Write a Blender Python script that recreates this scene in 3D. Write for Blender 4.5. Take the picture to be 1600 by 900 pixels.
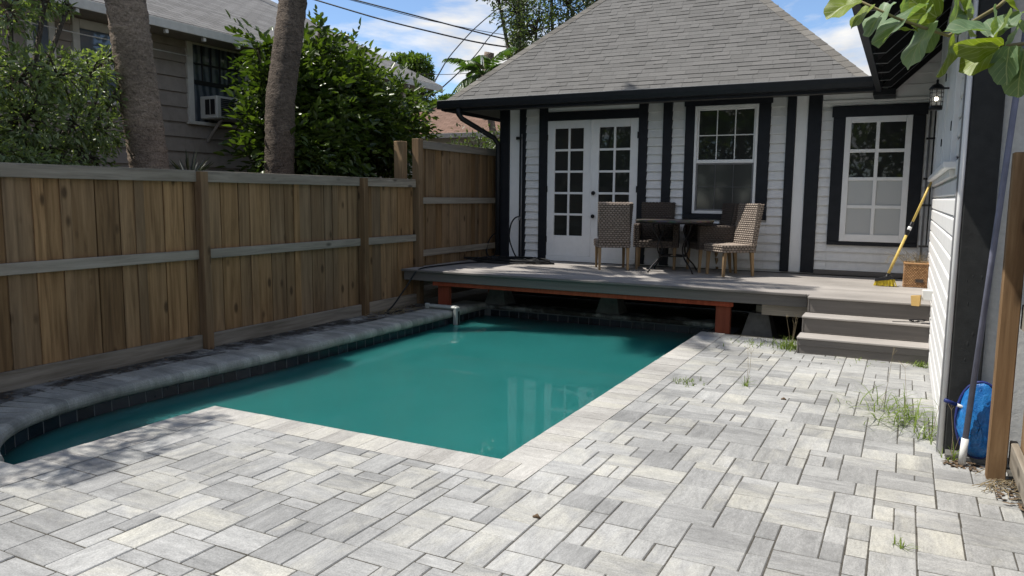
import bpy, math, random
import numpy as np
from mathutils import Vector, Matrix, Quaternion
random.seed(7); RNG = np.random.default_rng(11)
for o in list(bpy.data.objects): bpy.data.objects.remove(o)
S = bpy.context.scene
COL = S.collection
PI = math.pi

# ------------------------------------------------------------------ camera
cam_d = bpy.data.cameras.new('camera'); cam = bpy.data.objects.new('camera', cam_d); COL.objects.link(cam)
cam_d.sensor_width = 36; cam_d.lens = 1190 / 1600 * 36; cam_d.clip_start = 0.02; cam_d.clip_end = 2000
dY = Vector((618, 138, -1190)).normalized()
dX = Vector((2300, -165, 1190)); dX -= dX.dot(dY) * dY; dX.normalize()
dZ = dX.cross(dY)
R3 = Matrix((dX, dY, dZ))
cam.matrix_world = Matrix.Translation((0, 0, 1.6)) @ R3.to_4x4()
S.camera = cam

# ------------------------------------------------------------------ sky and sun
SUN = Vector((0.54, 0.20, -1.0)).normalized()
W = bpy.data.worlds.new('World'); S.world = W; W.use_nodes = True
wn = W.node_tree.nodes; wl = W.node_tree.links; wn.clear()
def wnode(t, **k):
    n = wn.new(t)
    for a, b in k.items(): setattr(n, a, b)
    return n
sky = wnode('ShaderNodeTexSky', sky_type='NISHITA', sun_disc=False)
sky.sun_elevation = math.asin(-SUN.z); sky.sun_rotation = math.atan2(-SUN.x, -SUN.y)
sky.air_density = 0.8; sky.dust_density = 0.0; sky.ozone_density = 3.2
tc = wnode('ShaderNodeTexCoord'); sx = wnode('ShaderNodeSeparateXYZ'); wl.new(tc.outputs['Generated'], sx.inputs[0])
zz = wnode('ShaderNodeMath', operation='MAXIMUM'); wl.new(sx.outputs[2], zz.inputs[0]); zz.inputs[1].default_value = 0.0
za = wnode('ShaderNodeMath', operation='ADD'); wl.new(zz.outputs[0], za.inputs[0]); za.inputs[1].default_value = 0.22
dv = wnode('ShaderNodeVectorMath', operation='DIVIDE'); wl.new(tc.outputs['Generated'], dv.inputs[0])
cm = wnode('ShaderNodeCombineXYZ')
for i in range(3): wl.new(za.outputs[0], cm.inputs[i])
wl.new(cm.outputs[0], dv.inputs[1])
mp = wnode('ShaderNodeMapping'); wl.new(dv.outputs[0], mp.inputs[0]); mp.inputs['Location'].default_value = (14.9, 18.3, 1.97)
n1 = wnode('ShaderNodeTexNoise'); n1.inputs['Scale'].default_value = 1.5; n1.inputs['Detail'].default_value = 9; n1.inputs['Roughness'].default_value = 0.58
n1.inputs['Distortion'].default_value = 0.25
wl.new(mp.outputs[0], n1.inputs[0])
cr = wnode('ShaderNodeValToRGB'); wl.new(n1.outputs[0], cr.inputs[0])
cr.color_ramp.elements[0].position = 0.47; cr.color_ramp.elements[1].position = 0.58
n2 = wnode('ShaderNodeTexNoise'); n2.inputs['Scale'].default_value = 3.2; n2.inputs['Detail'].default_value = 6
wl.new(mp.outputs[0], n2.inputs[0])
cc = wnode('ShaderNodeValToRGB'); wl.new(n2.outputs[0], cc.inputs[0])
cc.color_ramp.elements[0].position = 0.3; cc.color_ramp.elements[0].color = (3.6, 3.7, 3.85, 1)
cc.color_ramp.elements[1].position = 0.6; cc.color_ramp.elements[1].color = (5.8, 5.75, 5.65, 1)
mx = wnode('ShaderNodeMix', data_type='RGBA'); wl.new(cr.outputs[0], mx.inputs[0]); wl.new(sky.outputs[0], mx.inputs[6]); wl.new(cc.outputs[0], mx.inputs[7])
bg = wnode('ShaderNodeBackground'); bg.inputs[1].default_value = 0.125; wl.new(mx.outputs[2], bg.inputs[0])
wo = wnode('ShaderNodeOutputWorld'); wl.new(bg.outputs[0], wo.inputs[0])

sd = bpy.data.lights.new('sun', 'SUN'); sd.energy = 4.8; sd.angle = math.radians(0.53); sd.color = (1.0, 0.955, 0.88)
sun = bpy.data.objects.new('sun', sd); COL.objects.link(sun); sun.location = (-8, -4, 18)
sun.rotation_euler = SUN.to_track_quat('-Z', 'Y').to_euler()
S.view_settings.view_transform = 'Standard'; S.view_settings.look = 'None'; S.view_settings.gamma = 1; S.view_settings.exposure = 0.50
S.view_settings.use_curve_mapping = False
S.render.engine = 'CYCLES'
S.cycles.max_bounces = 6; S.cycles.transparent_max_bounces = 16; S.cycles.caustics_reflective = False; S.cycles.caustics_refractive = False

# ------------------------------------------------------------------ materials
MATS = {}
class NT:
    def __init__(s, name):
        s.m = bpy.data.materials.new(name); s.m.use_nodes = True
        s.n = s.m.node_tree.nodes; s.l = s.m.node_tree.links; s.n.clear()
        s.out = s.n.new('ShaderNodeOutputMaterial'); s.p = s.n.new('ShaderNodeBsdfPrincipled')
        s.l.new(s.p.outputs[0], s.out.inputs[0]); MATS[name] = s.m
    def node(s, t, **k):
        n = s.n.new(t)
        for a, b in k.items(): setattr(n, a, b)
        return n
    def math(s, op, a, b=None, c=None):
        n = s.node('ShaderNodeMath', operation=op)
        for i, v in enumerate((a, b, c)):
            if v is None: continue
            if isinstance(v, (int, float)): n.inputs[i].default_value = v
            else: s.l.new(v, n.inputs[i])
        return n.outputs[0]
    def vmath(s, op, a, b):
        n = s.node('ShaderNodeVectorMath', operation=op)
        for i, v in enumerate((a, b)):
            if isinstance(v, tuple): n.inputs[i].default_value = v
            else: s.l.new(v, n.inputs[i])
        return n.outputs[0]
    def rand(s):
        a = s.node('ShaderNodeObjectInfo').outputs['Random']; b = s.node('ShaderNodeNewGeometry').outputs['Random Per Island']
        return s.math('FRACT', s.math('ADD', a, b))
    def coords(s, scale=(1, 1, 1), shift=True, space='Object'):
        c = s.node('ShaderNodeTexCoord').outputs[space]
        if shift:
            r = s.rand(); k = s.node('ShaderNodeCombineXYZ')
            s.l.new(s.math('MULTIPLY', r, 37.0), k.inputs[0]); s.l.new(s.math('MULTIPLY', r, 91.0), k.inputs[1]); s.l.new(s.math('MULTIPLY', r, 53.0), k.inputs[2])
            c = s.vmath('ADD', c, k.outputs[0])
        return s.vmath('MULTIPLY', c, scale)
    def noise(s, vec, scale, detail=4, rough=0.55, dist=0.0):
        n = s.node('ShaderNodeTexNoise'); s.l.new(vec, n.inputs['Vector'])
        n.inputs['Scale'].default_value = scale; n.inputs['Detail'].default_value = detail; n.inputs['Roughness'].default_value = rough; n.inputs['Distortion'].default_value = dist
        return n.outputs[0]
    def ramp(s, fac, *stops):
        r = s.node('ShaderNodeValToRGB'); s.l.new(fac, r.inputs[0]); e = r.color_ramp.elements
        while len(e) < len(stops): e.new(0.5)
        for k, (p, c) in zip(e, stops):
            k.position = p; k.color = (*c, 1) if isinstance(c, tuple) else (c, c, c, 1)
        return r.outputs[0]
    def mix(s, fac, a, b, blend='MIX'):
        n = s.node('ShaderNodeMix', data_type='RGBA', blend_type=blend)
        for i, v in ((0, fac), (6, a), (7, b)):
            if isinstance(v, (int, float)): n.inputs[i].default_value = v
            elif isinstance(v, tuple): n.inputs[i].default_value = (*v, 1)
            else: s.l.new(v, n.inputs[i])
        return n.outputs[2]
    def set(s, color=None, rough=None, spec=None, bump=None, bstr=0.3, bdist=0.01, metal=None):
        if color is not None:
            if isinstance(color, tuple): s.p.inputs['Base Color'].default_value = (*color, 1)
            else: s.l.new(color, s.p.inputs['Base Color'])
        if rough is not None:
            if isinstance(rough, (int, float)): s.p.inputs['Roughness'].default_value = rough
            else: s.l.new(rough, s.p.inputs['Roughness'])
        if spec is not None: s.p.inputs['Specular IOR Level'].default_value = spec
        if metal is not None: s.p.inputs['Metallic'].default_value = metal
        if bump is not None:
            b = s.node('ShaderNodeBump'); b.inputs['Strength'].default_value = bstr; b.inputs['Distance'].default_value = bdist
            s.l.new(bump, b.inputs['Height']); s.l.new(b.outputs[0], s.p.inputs['Normal'])
        return s.m

def m_wood(name, dark, mid, light, grey, greyamt, axis=2, rough=0.85, knots=True):
    t = NT(name)
    sc = [9, 9, 9]; sc[axis] = 0.55
    v = t.coords(tuple(sc)); g = t.noise(v, 2.2, 6, 0.62, 0.6)
    r = t.rand()
    base = t.ramp(g, (0.25, dark), (0.5, mid), (0.78, light))
    sc2 = [1.2, 1.2, 1.2]; sc2[axis] = 0.5
    big = t.noise(t.coords(tuple(sc2)), 2.5, 3)
    tone = t.ramp(t.math('ADD', t.math('MULTIPLY', r, 0.6), t.math('MULTIPLY', big, 0.5)), (0.15, 0.56), (0.5, 1.0), (0.95, 1.42))
    c = t.mix(1.0, base, tone, 'MULTIPLY')
    gm = t.math('MULTIPLY', t.ramp(t.math('ADD', t.math('MULTIPLY', t.math('FRACT', t.math('MULTIPLY', r, 7.31)), 0.7), t.math('MULTIPLY', big, 0.6)), (0.45, 0.0), (0.95, 1.0)), greyamt)
    c = t.mix(gm, c, t.mix(1.0, grey, t.ramp(g, (0.2, 0.7), (0.8, 1.25)), 'MULTIPLY'))
    if knots:
        sk = [5.5, 5.5, 5.5]; sk[axis] = 2.6
        vo = t.node('ShaderNodeTexVoronoi'); t.l.new(t.coords(tuple(sk)), vo.inputs['Vector']); vo.inputs['Scale'].default_value = 1.0
        k = t.ramp(vo.outputs['Distance'], (0.09, 1.0), (0.19, 0.0))
        c = t.mix(t.math('MULTIPLY', k, 0.75), c, tuple(x * 0.35 for x in dark))
    return t.set(c, rough, 0.25, g, 0.35, 0.004)

WOOD = m_wood('fence_wood', (0.092, 0.050, 0.022), (0.218, 0.130, 0.060), (0.335, 0.210, 0.104), (0.155, 0.132, 0.10), 0.4)
WOODR = m_wood('weathered_rail_wood', (0.11, 0.092, 0.07), (0.215, 0.186, 0.148), (0.32, 0.285, 0.235), (0.275, 0.255, 0.22), 0.6, axis=1)
WOODRX = m_wood('weathered_plank_wood', (0.11, 0.092, 0.07), (0.215, 0.186, 0.148), (0.32, 0.285, 0.235), (0.275, 0.255, 0.22), 0.6, axis=0)
WOODP = m_wood('post_wood', (0.085, 0.05, 0.024), (0.16, 0.098, 0.05), (0.24, 0.158, 0.085), (0.17, 0.15, 0.12), 0.15)
REDWOOD = m_wood('red_stained_wood', (0.15, 0.028, 0.012), (0.225, 0.045, 0.02), (0.27, 0.065, 0.03), (0.2, 0.08, 0.05), 0.3, knots=False)
TEAK = m_wood('chair_leg_wood', (0.16, 0.10, 0.05), (0.25, 0.165, 0.085), (0.33, 0.23, 0.13), (0.25, 0.2, 0.15), 0.2, knots=False)

def m_paver(name, stops, dirt=0.0):
    t = NT(name); r = t.rand()
    ang = t.node('ShaderNodeTexCoord').outputs['Object']
    v = t.coords((2.0, 9.0, 1)); st = t.noise(v, 1.5, 5, 0.6, 0.4)
    v2 = t.coords((1, 1, 1)); fine = t.noise(v2, 140, 3, 0.7); bl = t.noise(v2, 5, 4)
    tone = t.math('ADD', t.math('MULTIPLY', st, 0.78), t.math('ADD', t.math('MULTIPLY', r, 0.32), t.math('MULTIPLY_ADD', bl, 0.3, -0.16)))
    c = t.ramp(tone, *stops)
    warm = t.ramp(t.math('ADD', t.math('MULTIPLY', t.math('FRACT', t.math('MULTIPLY', r, 5.77)), 0.45), t.math('MULTIPLY', t.noise(t.coords((3.0, 7.0, 1)), 1.1, 4, 0.6, 0.5), 0.75)), (0.62, 0.0), (0.95, 0.7))
    c = t.mix(warm, c, (0.50, 0.485, 0.42))
    c = t.mix(1.0, c, t.ramp(fine, (0.3, 0.72), (0.7, 1.18)), 'MULTIPLY')
    c = t.mix(1.0, c, t.ramp(t.noise(t.coords((1.6, 5.0, 1)), 14, 5, 0.7), (0.32, 0.84), (0.68, 1.12)), 'MULTIPLY')
    g = t.node('ShaderNodeNewGeometry').outputs['Position']
    big = t.noise(g, 0.9, 5, 0.6)
    c = t.mix(1.0, c, t.ramp(big, (0.3, 0.76), (0.62, 1.06)), 'MULTIPLY')
    if dirt:
        dm = t.ramp(t.noise(g, 2.6, 6, 0.68), (0.42, 0.0), (0.56, 1.0))
        c = t.mix(t.math('MULTIPLY', dm, dirt), c, (0.028, 0.024, 0.019))
    return t.set(c, 0.82, 0.3, t.math('ADD', fine, t.math('MULTIPLY', st, 0.8)), 0.35, 0.003)
PAVER = m_paver('paver_concrete', ((0.28, (0.205, 0.206, 0.203)), (0.52, (0.29, 0.291, 0.286)), (0.85, (0.41, 0.41, 0.398))))
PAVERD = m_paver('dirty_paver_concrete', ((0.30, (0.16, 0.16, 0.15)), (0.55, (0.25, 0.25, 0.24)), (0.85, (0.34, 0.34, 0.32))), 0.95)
COPE = m_paver('cream_coping', ((0.30, (0.29, 0.28, 0.262)), (0.55, (0.375, 0.363, 0.34)), (0.85, (0.46, 0.448, 0.42))))
COPEG = m_paver('grey_coping', ((0.30, (0.235, 0.238, 0.215)), (0.55, (0.32, 0.322, 0.292)), (0.85, (0.41, 0.41, 0.375))), 0.25)

def m_paint(name, col, rough=0.55, var=0.08, dirt=0.0, bump=0.12, scale=9):
    t = NT(name); v = t.coords((1, 1, 1)); n = t.noise(v, scale, 5, 0.6); f = t.noise(v, 90, 2)
    a = tuple(c * (1 - var) for c in col); b = tuple(min(1, c * (1 + var)) for c in col)
    c = t.ramp(n, (0.3, a), (0.7, b))
    if dirt:
        p = t.node('ShaderNodeNewGeometry').outputs['Position']
        dm = t.ramp(t.noise(t.vmath('MULTIPLY', p, (1, 1, 0.35)), 3.5, 6, 0.7), (0.52, 0.0), (0.72, 1.0))
        c = t.mix(t.math('MULTIPLY', dm, dirt), c, tuple(x * 0.55 for x in col))
    return t.set(c, rough, 0.22, t.math('ADD', n, t.math('MULTIPLY', f, 0.3)), bump, 0.004)
WHITE = m_paint('white_siding_paint', (0.69, 0.685, 0.675), 0.5, 0.05, 0.3)
WHITE2 = m_paint('white_trim_paint', (0.76, 0.757, 0.75), 0.4, 0.03, 0.12)
DARK = m_paint('charcoal_trim_paint', (0.0125, 0.014, 0.018), 0.5, 0.2, 0.0)
DARK2 = m_paint('charcoal_peeling_paint', (0.024, 0.025, 0.025), 0.55, 0.2, 0.0, 0.5, 14)
GUTTER = m_paint('charcoal_gutter_metal', (0.016, 0.0175, 0.020), 0.45, 0.15)
SOFFIT = m_paint('dark_soffit_paint', (0.013, 0.013, 0.014), 0.7, 0.2)
GREYLINE = m_paint('grey_edge_paint', (0.16, 0.16, 0.165), 0.5, 0.1)
TAUPE = m_paint('taupe_siding_paint', (0.30, 0.266, 0.235), 0.6, 0.1, 0.35)
CREAMT = m_paint('cream_trim_paint', (0.58, 0.57, 0.53), 0.5, 0.08, 0.25)
STUCCO = m_paint('stucco', (0.50, 0.49, 0.46), 0.8, 0.1, 0.3, 0.6, 30)
YELLOWW = m_paint('yellow_wall_paint', (0.55, 0.45, 0.17), 0.6)
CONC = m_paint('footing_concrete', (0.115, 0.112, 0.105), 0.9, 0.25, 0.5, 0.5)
PVC = m_paint('white_plastic', (0.62, 0.62, 0.60), 0.35, 0.06, 0.2)
ACW = m_paint('air_conditioner_plastic', (0.5, 0.5, 0.47), 0.45, 0.06)
SKIM = m_paint('shaded_plastic', (0.27, 0.285, 0.27), 0.45, 0.15, 0.6)  # skimmer's white plastic, greyed so the colour carries its shade
BLACK = m_paint('black_plastic', (0.012, 0.012, 0.013), 0.4, 0.2)
IRON = m_paint('wrought_iron', (0.014, 0.013, 0.013), 0.42, 0.3)
RUBBER = m_paint('hose_rubber', (0.012, 0.013, 0.014), 0.5, 0.3)
YELLOW = m_paint('yellow_plastic', (0.68, 0.53, 0.05), 0.4, 0.1)
HANDLE = m_paint('yellow_handle_varnish', (0.55, 0.40, 0.115), 0.4, 0.12)
BLUEP = m_paint('blue_plastic', (0.02, 0.03, 0.13), 0.4, 0.2)
ALU = m_paint('grey_aluminium_pole', (0.16, 0.165, 0.22), 0.42, 0.2, 0.5)
CORKW = m_paint('cut_pine', (0.55, 0.36, 0.13), 0.7, 0.15)
SIDEPLASTER = m_paint('pool_plaster', (0.25, 0.36, 0.36), 0.7, 0.1)
NEARBLACK = m_paint('crawlspace_wall', (0.03, 0.028, 0.026), 0.95, 0.3)  # near-black tone for the crawlspace wall and the deck joists

def m_deck():
    t = NT('composite_deck'); v = t.coords((0.6, 14, 14)); g = t.noise(v, 2.0, 5, 0.6); r = t.rand()
    p = t.node('ShaderNodeNewGeometry').outputs['Position']; big = t.noise(p, 1.6, 5, 0.6)
    c = t.ramp(t.math('ADD', t.math('MULTIPLY', g, 0.6), t.math('MULTIPLY', r, 0.35)), (0.2, (0.25, 0.23, 0.212)), (0.75, (0.36, 0.335, 0.31)))
    c = t.mix(1.0, c, t.ramp(big, (0.3, 0.85), (0.65, 1.08)), 'MULTIPLY')
    return t.set(c, 0.65, 0.35, g, 0.25, 0.003)
DECK = m_deck()
def m_fascia():
    t = NT('deck_fascia'); v = t.coords((0.6, 14, 14)); g = t.noise(v, 2.0, 5, 0.6)
    c = t.ramp(g, (0.2, (0.105, 0.095, 0.088)), (0.8, (0.16, 0.146, 0.134)))
    return t.set(c, 0.6, 0.35, g, 0.25, 0.003)
FASC = m_fascia()

def m_shingle(name, a, b, c3):
    t = NT(name); r = t.rand(); v = t.coords((1, 1, 1)); f = t.noise(v, 160, 2, 0.7); m = t.noise(v, 14, 4)
    c = t.ramp(t.math('ADD', t.math('MULTIPLY', r, 0.75), t.math('MULTIPLY', m, 0.3)), (0.1, a), (0.5, b), (0.95, c3))
    c = t.mix(1.0, c, t.ramp(f, (0.3, 0.72), (0.7, 1.25)), 'MULTIPLY')
    return t.set(c, 0.9, 0.2, f, 0.5, 0.004)
SHING = m_shingle('asphalt_shingle', (0.108, 0.105, 0.10), (0.122, 0.119, 0.114), (0.138, 0.134, 0.128))
SHINGC = m_shingle('hip_cap_shingle', (0.10, 0.094, 0.085), (0.145, 0.136, 0.122), (0.19, 0.178, 0.16))
def m_roofcourse(name, a, b, ex=0.14):
    t = NT(name); p = t.node('ShaderNodeTexCoord').outputs['UV']
    br = t.node('ShaderNodeTexBrick'); t.l.new(p, br.inputs['Vector']); br.inputs['Scale'].default_value = 1.0
    br.inputs['Brick Width'].default_value = 0.3; br.inputs['Row Height'].default_value = ex; br.inputs['Mortar Size'].default_value = 0.012; br.inputs['Mortar Smooth'].default_value = 0.6
    br.inputs['Color1'].default_value = (*a, 1); br.inputs['Color2'].default_value = (*b, 1); br.inputs['Mortar'].default_value = (*[x * 0.5 for x in a], 1)
    f = t.noise(p, 30, 4, 0.7)
    c = t.mix(1.0, br.outputs[0], t.ramp(f, (0.3, 0.75), (0.7, 1.2)), 'MULTIPLY')
    return t.set(c, 0.9, 0.2, f, 0.4, 0.01)
NROOF = m_roofcourse('neighbour_shingle', (0.13, 0.126, 0.122), (0.19, 0.186, 0.182))
BROOF = m_roofcourse('brown_shingle', (0.14, 0.085, 0.062), (0.19, 0.12, 0.09))

def m_glass(name, col, rough=0.03, spec=0.5):
    t = NT(name); v = t.coords((1, 1, 1)); n = t.noise(v, 2.5, 2)
    return t.set(col, rough, spec, n, 0.02, 0.01)
GLASS = m_glass('dark_window_glass', (0.022, 0.024, 0.023), 0.02, 0.5)
GLASS2 = m_glass('grey_reflection_glass', (0.05, 0.053, 0.05), 0.06, 0.5)  # lower sash glass, its grey reflection put into the colour
FROST = m_glass('papered_window_glass', (0.46, 0.47, 0.47), 0.12, 0.5)
BLUEGLASS = m_glass('pale_reflecting_glass', (0.12, 0.15, 0.19), 0.05, 0.9)
def m_curtain():
    t = NT('curtained_glass'); v = t.coords((1, 1, 1)); w = t.node('ShaderNodeTexWave', bands_direction='Y'); t.l.new(v, w.inputs['Vector'])
    w.inputs['Scale'].default_value = 2.5; w.inputs['Distortion'].default_value = 4; w.inputs['Detail'].default_value = 2
    c = t.ramp(w.outputs[1], (0.1, (0.035, 0.045, 0.06)), (0.8, (0.115, 0.13, 0.15)))
    return t.set(c, 0.05, 0.6)
CURT = m_curtain()
def m_lampglass():
    t = NT('lantern_glass'); t.set((0.9, 0.92, 0.93), 0.03)
    tr = t.node('ShaderNodeBsdfTransparent'); ms = t.node('ShaderNodeMixShader'); ms.inputs[0].default_value = 0.88
    t.l.new(t.p.outputs[0], ms.inputs[1]); t.l.new(tr.outputs[0], ms.inputs[2]); t.l.new(ms.outputs[0], t.out.inputs[0]); return t.m
LGLASS = m_lampglass()
def m_emit(name, col, s):
    t = NT(name); t.p.inputs['Emission Color'].default_value = (*col, 1); t.p.inputs['Emission Strength'].default_value = s
    return t.set(col, 0.4)
BULB = m_emit('lit_bulb', (1.0, 0.9, 0.72), 6)

def m_water():
    t = NT('pool_water'); p = t.node('ShaderNodeNewGeometry').outputs['Position']
    n = t.noise(p, 2.2, 3, 0.5); n2 = t.noise(p, 9, 2)
    t.p.inputs['Subsurface Weight'].default_value = 1.0; t.p.inputs['Subsurface Radius'].default_value = (0.8, 1.6, 1.6); t.p.inputs['Subsurface Scale'].default_value = 1.0
    t.p.inputs['IOR'].default_value = 1.33
    c = t.ramp(t.noise(p, 0.7, 3), (0.3, (0.014, 0.112, 0.107)), (0.7, (0.018, 0.132, 0.125)))
    return t.set(c, 0.015, 0.5, t.math('ADD', n, t.math('MULTIPLY', n2, 0.12)), 0.05, 0.02)
WATER = m_water()
def m_tile():
    t = NT('dark_pool_tile'); r = t.rand(); n = t.noise(t.coords((1, 1, 1)), 12, 4)
    c = t.ramp(t.math('ADD', t.math('MULTIPLY', r, 0.5), t.math('MULTIPLY', n, 0.5)), (0.2, (0.005, 0.007, 0.011)), (0.8, (0.018, 0.024, 0.034)))
    return t.set(c, 0.25, 0.5, n, 0.1, 0.004)
TILE = m_tile()
def m_ground():
    t = NT('earth'); p = t.node('ShaderNodeNewGeometry').outputs['Position']
    n = t.noise(p, 3, 6, 0.65); f = t.noise(p, 40, 4, 0.7)
    c = t.ramp(t.math('ADD', t.math('MULTIPLY', n, 0.6), t.math('MULTIPLY', f, 0.4)), (0.3, (0.028, 0.024, 0.017)), (0.7, (0.10, 0.085, 0.06)))
    return t.set(c, 0.95, 0.2, f, 0.6, 0.02)
EARTH = m_ground()
def m_sand():
    t = NT('joint_sand'); p = t.node('ShaderNodeNewGeometry').outputs['Position']; f = t.noise(p, 30, 4, 0.7)
    return t.set(t.ramp(f, (0.3, (0.035, 0.033, 0.028)), (0.7, (0.10, 0.092, 0.078))), 0.95, 0.2, f, 0.5, 0.01)
SAND = m_sand()

def m_leaf(name, a, b, trans=0.35, rough=0.38, spec=0.5):
    t = NT(name); r = t.node('ShaderNodeNewGeometry').outputs['Random Per Island']; o = t.node('ShaderNodeObjectInfo').outputs['Random']
    p = t.node('ShaderNodeNewGeometry').outputs['Position']; n = t.noise(p, 2.2, 3)
    c = t.ramp(t.math('ADD', t.math('MULTIPLY', r, 0.65), t.math('MULTIPLY', n, 0.4)), (0.15, a), (0.9, b))
    t.set(c, rough, spec)
    tr = t.node('ShaderNodeBsdfTranslucent'); t.l.new(t.mix(1.0, c, (1.5, 1.7, 0.5), 'MULTIPLY'), tr.inputs[0])
    ms = t.node('ShaderNodeMixShader'); ms.inputs[0].default_value = trans
    t.l.new(t.p.outputs[0], ms.inputs[1]); t.l.new(tr.outputs[0], ms.inputs[2]); t.l.new(ms.outputs[0], t.out.inputs[0])
    return t.m
LEAF_SHRUB = m_leaf('glossy_shrub_leaf', (0.024, 0.046, 0.011), (0.098, 0.138, 0.028), 0.30)
LEAF_OAK = m_leaf('oak_leaf', (0.07, 0.105, 0.04), (0.235, 0.28, 0.125), 0.32)
LEAF_FAR = m_leaf('distant_leaf', (0.045, 0.08, 0.018), (0.12, 0.17, 0.045), 0.35)
LEAF_GREY = m_leaf('grey_green_leaf', (0.05, 0.075, 0.035), (0.115, 0.145, 0.07), 0.3)
LEAF_PALM = m_leaf('palm_leaf', (0.03, 0.065, 0.015), (0.085, 0.14, 0.035), 0.3)
GRASS = m_leaf('weed_blade', (0.085, 0.13, 0.022), (0.21, 0.27, 0.06), 0.35)
DRY = m_leaf('dry_stem', (0.16, 0.12, 0.07), (0.36, 0.29, 0.18), 0.2, 0.8)
LITTER = m_leaf('leaf_litter', (0.035, 0.022, 0.012), (0.16, 0.105, 0.06), 0.05, 0.9)
YUCCA = m_leaf('yucca_leaf', (0.014, 0.02, 0.016), (0.04, 0.05, 0.036), 0.1)

def m_seagrape():
    t = NT('sea_grape_leaf'); c = t.node('ShaderNodeTexCoord').outputs['UV']; s = t.node('ShaderNodeSeparateXYZ'); t.l.new(c, s.inputs[0])
    ax = t.math('ABSOLUTE', s.outputs[0])
    mid = t.ramp(ax, (0.012, 1.0), (0.045, 0.0))
    k = t.math('ABSOLUTE', t.math('SUBTRACT', t.math('FRACT', t.math('SUBTRACT', t.math('MULTIPLY', s.outputs[1], 5.0), t.math('MULTIPLY', ax, 3.2))), 0.5))
    side = t.math('MULTIPLY', t.ramp(k, (0.02, 1.0), (0.06, 0.0)), t.ramp(ax, (0.5, 0.75), (0.9, 0.1)))
    vein = t.math('MAXIMUM', mid, side)
    o = t.node('ShaderNodeObjectInfo').outputs['Random']
    base = t.ramp(o, (0.0, (0.12, 0.19, 0.10)), (0.5, (0.19, 0.27, 0.165)), (0.62, (0.13, 0.185, 0.02)), (1.0, (0.16, 0.21, 0.02)))
    n = t.noise(t.coords((1, 1, 1)), 18, 4)
    base = t.mix(1.0, base, t.ramp(n, (0.3, 0.8), (0.7, 1.15)), 'MULTIPLY')
    col = t.mix(t.math('MULTIPLY', vein, 0.7), base, (0.36, 0.40, 0.24))
    t.set(col, 0.45, 0.4, vein, 0.25, 0.004)
    tr = t.node('ShaderNodeBsdfTranslucent'); t.l.new(t.mix(1.0, col, (1.6, 1.6, 0.4), 'MULTIPLY'), tr.inputs[0])
    ms = t.node('ShaderNodeMixShader'); ms.inputs[0].default_value = 0.38
    t.l.new(t.p.outputs[0], ms.inputs[1]); t.l.new(tr.outputs[0], ms.inputs[2]); t.l.new(ms.outputs[0], t.out.inputs[0])
    return t.m
SEAG = m_seagrape()
def m_bark(name, a, b, sc=(6, 6, 16)):
    t = NT(name); v = t.coords(sc, False); n = t.noise(v, 1.6, 8, 0.72, 0.9); v2 = t.coords((1, 1, 1), False); f = t.noise(v2, 45, 3, 0.7); g = t.noise(v2, 1.3, 4)
    c = t.ramp(t.math('ADD', t.math('MULTIPLY', n, 0.6), t.math('MULTIPLY', f, 0.4)), (0.36, a), (0.64, b))
    c = t.mix(1.0, c, t.ramp(g, (0.3, 0.7), (0.7, 1.2)), 'MULTIPLY')
    return t.set(c, 0.95, 0.15, t.math('ADD', n, f), 0.9, 0.03)
PALMBARK = m_bark('palm_bark', (0.10, 0.078, 0.062), (0.40, 0.32, 0.255))
BARK = m_bark('bark', (0.045, 0.038, 0.028), (0.14, 0.12, 0.095))
def m_wicker():
    t = NT('wicker'); r = t.node('ShaderNodeNewGeometry').outputs['Random Per Island']; n = t.noise(t.coords((1, 1, 1), False), 60, 3)
    c = t.ramp(t.math('ADD', t.math('MULTIPLY', r, 0.7), t.math('MULTIPLY', n, 0.3)), (0.0, (0.19, 0.15, 0.12)), (1.0, (0.30, 0.245, 0.20)))
    return t.set(c, 0.6, 0.35)
WICK = m_wicker()
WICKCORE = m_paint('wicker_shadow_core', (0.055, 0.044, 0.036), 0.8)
def m_basket():
    t = NT('basket_weave'); r = t.node('ShaderNodeNewGeometry').outputs['Random Per Island']
    return t.set(t.ramp(r, (0.0, (0.24, 0.12, 0.05)), (1.0, (0.46, 0.27, 0.125))), 0.7, 0.3)
BASK = m_basket()
def m_stone_top():
    t = NT('mosaic_table_top'); vo = t.node('ShaderNodeTexVoronoi'); t.l.new(t.coords((1, 1, 1), False), vo.inputs['Vector']); vo.inputs['Scale'].default_value = 22
    return t.set(t.mix(0.6, (0.10, 0.085, 0.075), vo.outputs['Color'], 'MULTIPLY'), 0.4, 0.4)
TOP = m_stone_top()
def m_net():
    t = NT('blue_net_fabric'); v = t.coords((1, 1, 1), False); n = t.noise(v, 9, 5, 0.6, 1.0); n2 = t.noise(v, 130, 2)
    c = t.ramp(n, (0.3, (0.004, 0.075, 0.27)), (0.7, (0.02, 0.20, 0.50)))
    return t.set(c, 0.35, 0.5, t.math('ADD', n, t.math('MULTIPLY', n2, 0.2)), 0.6, 0.02)
NET = m_net()

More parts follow.
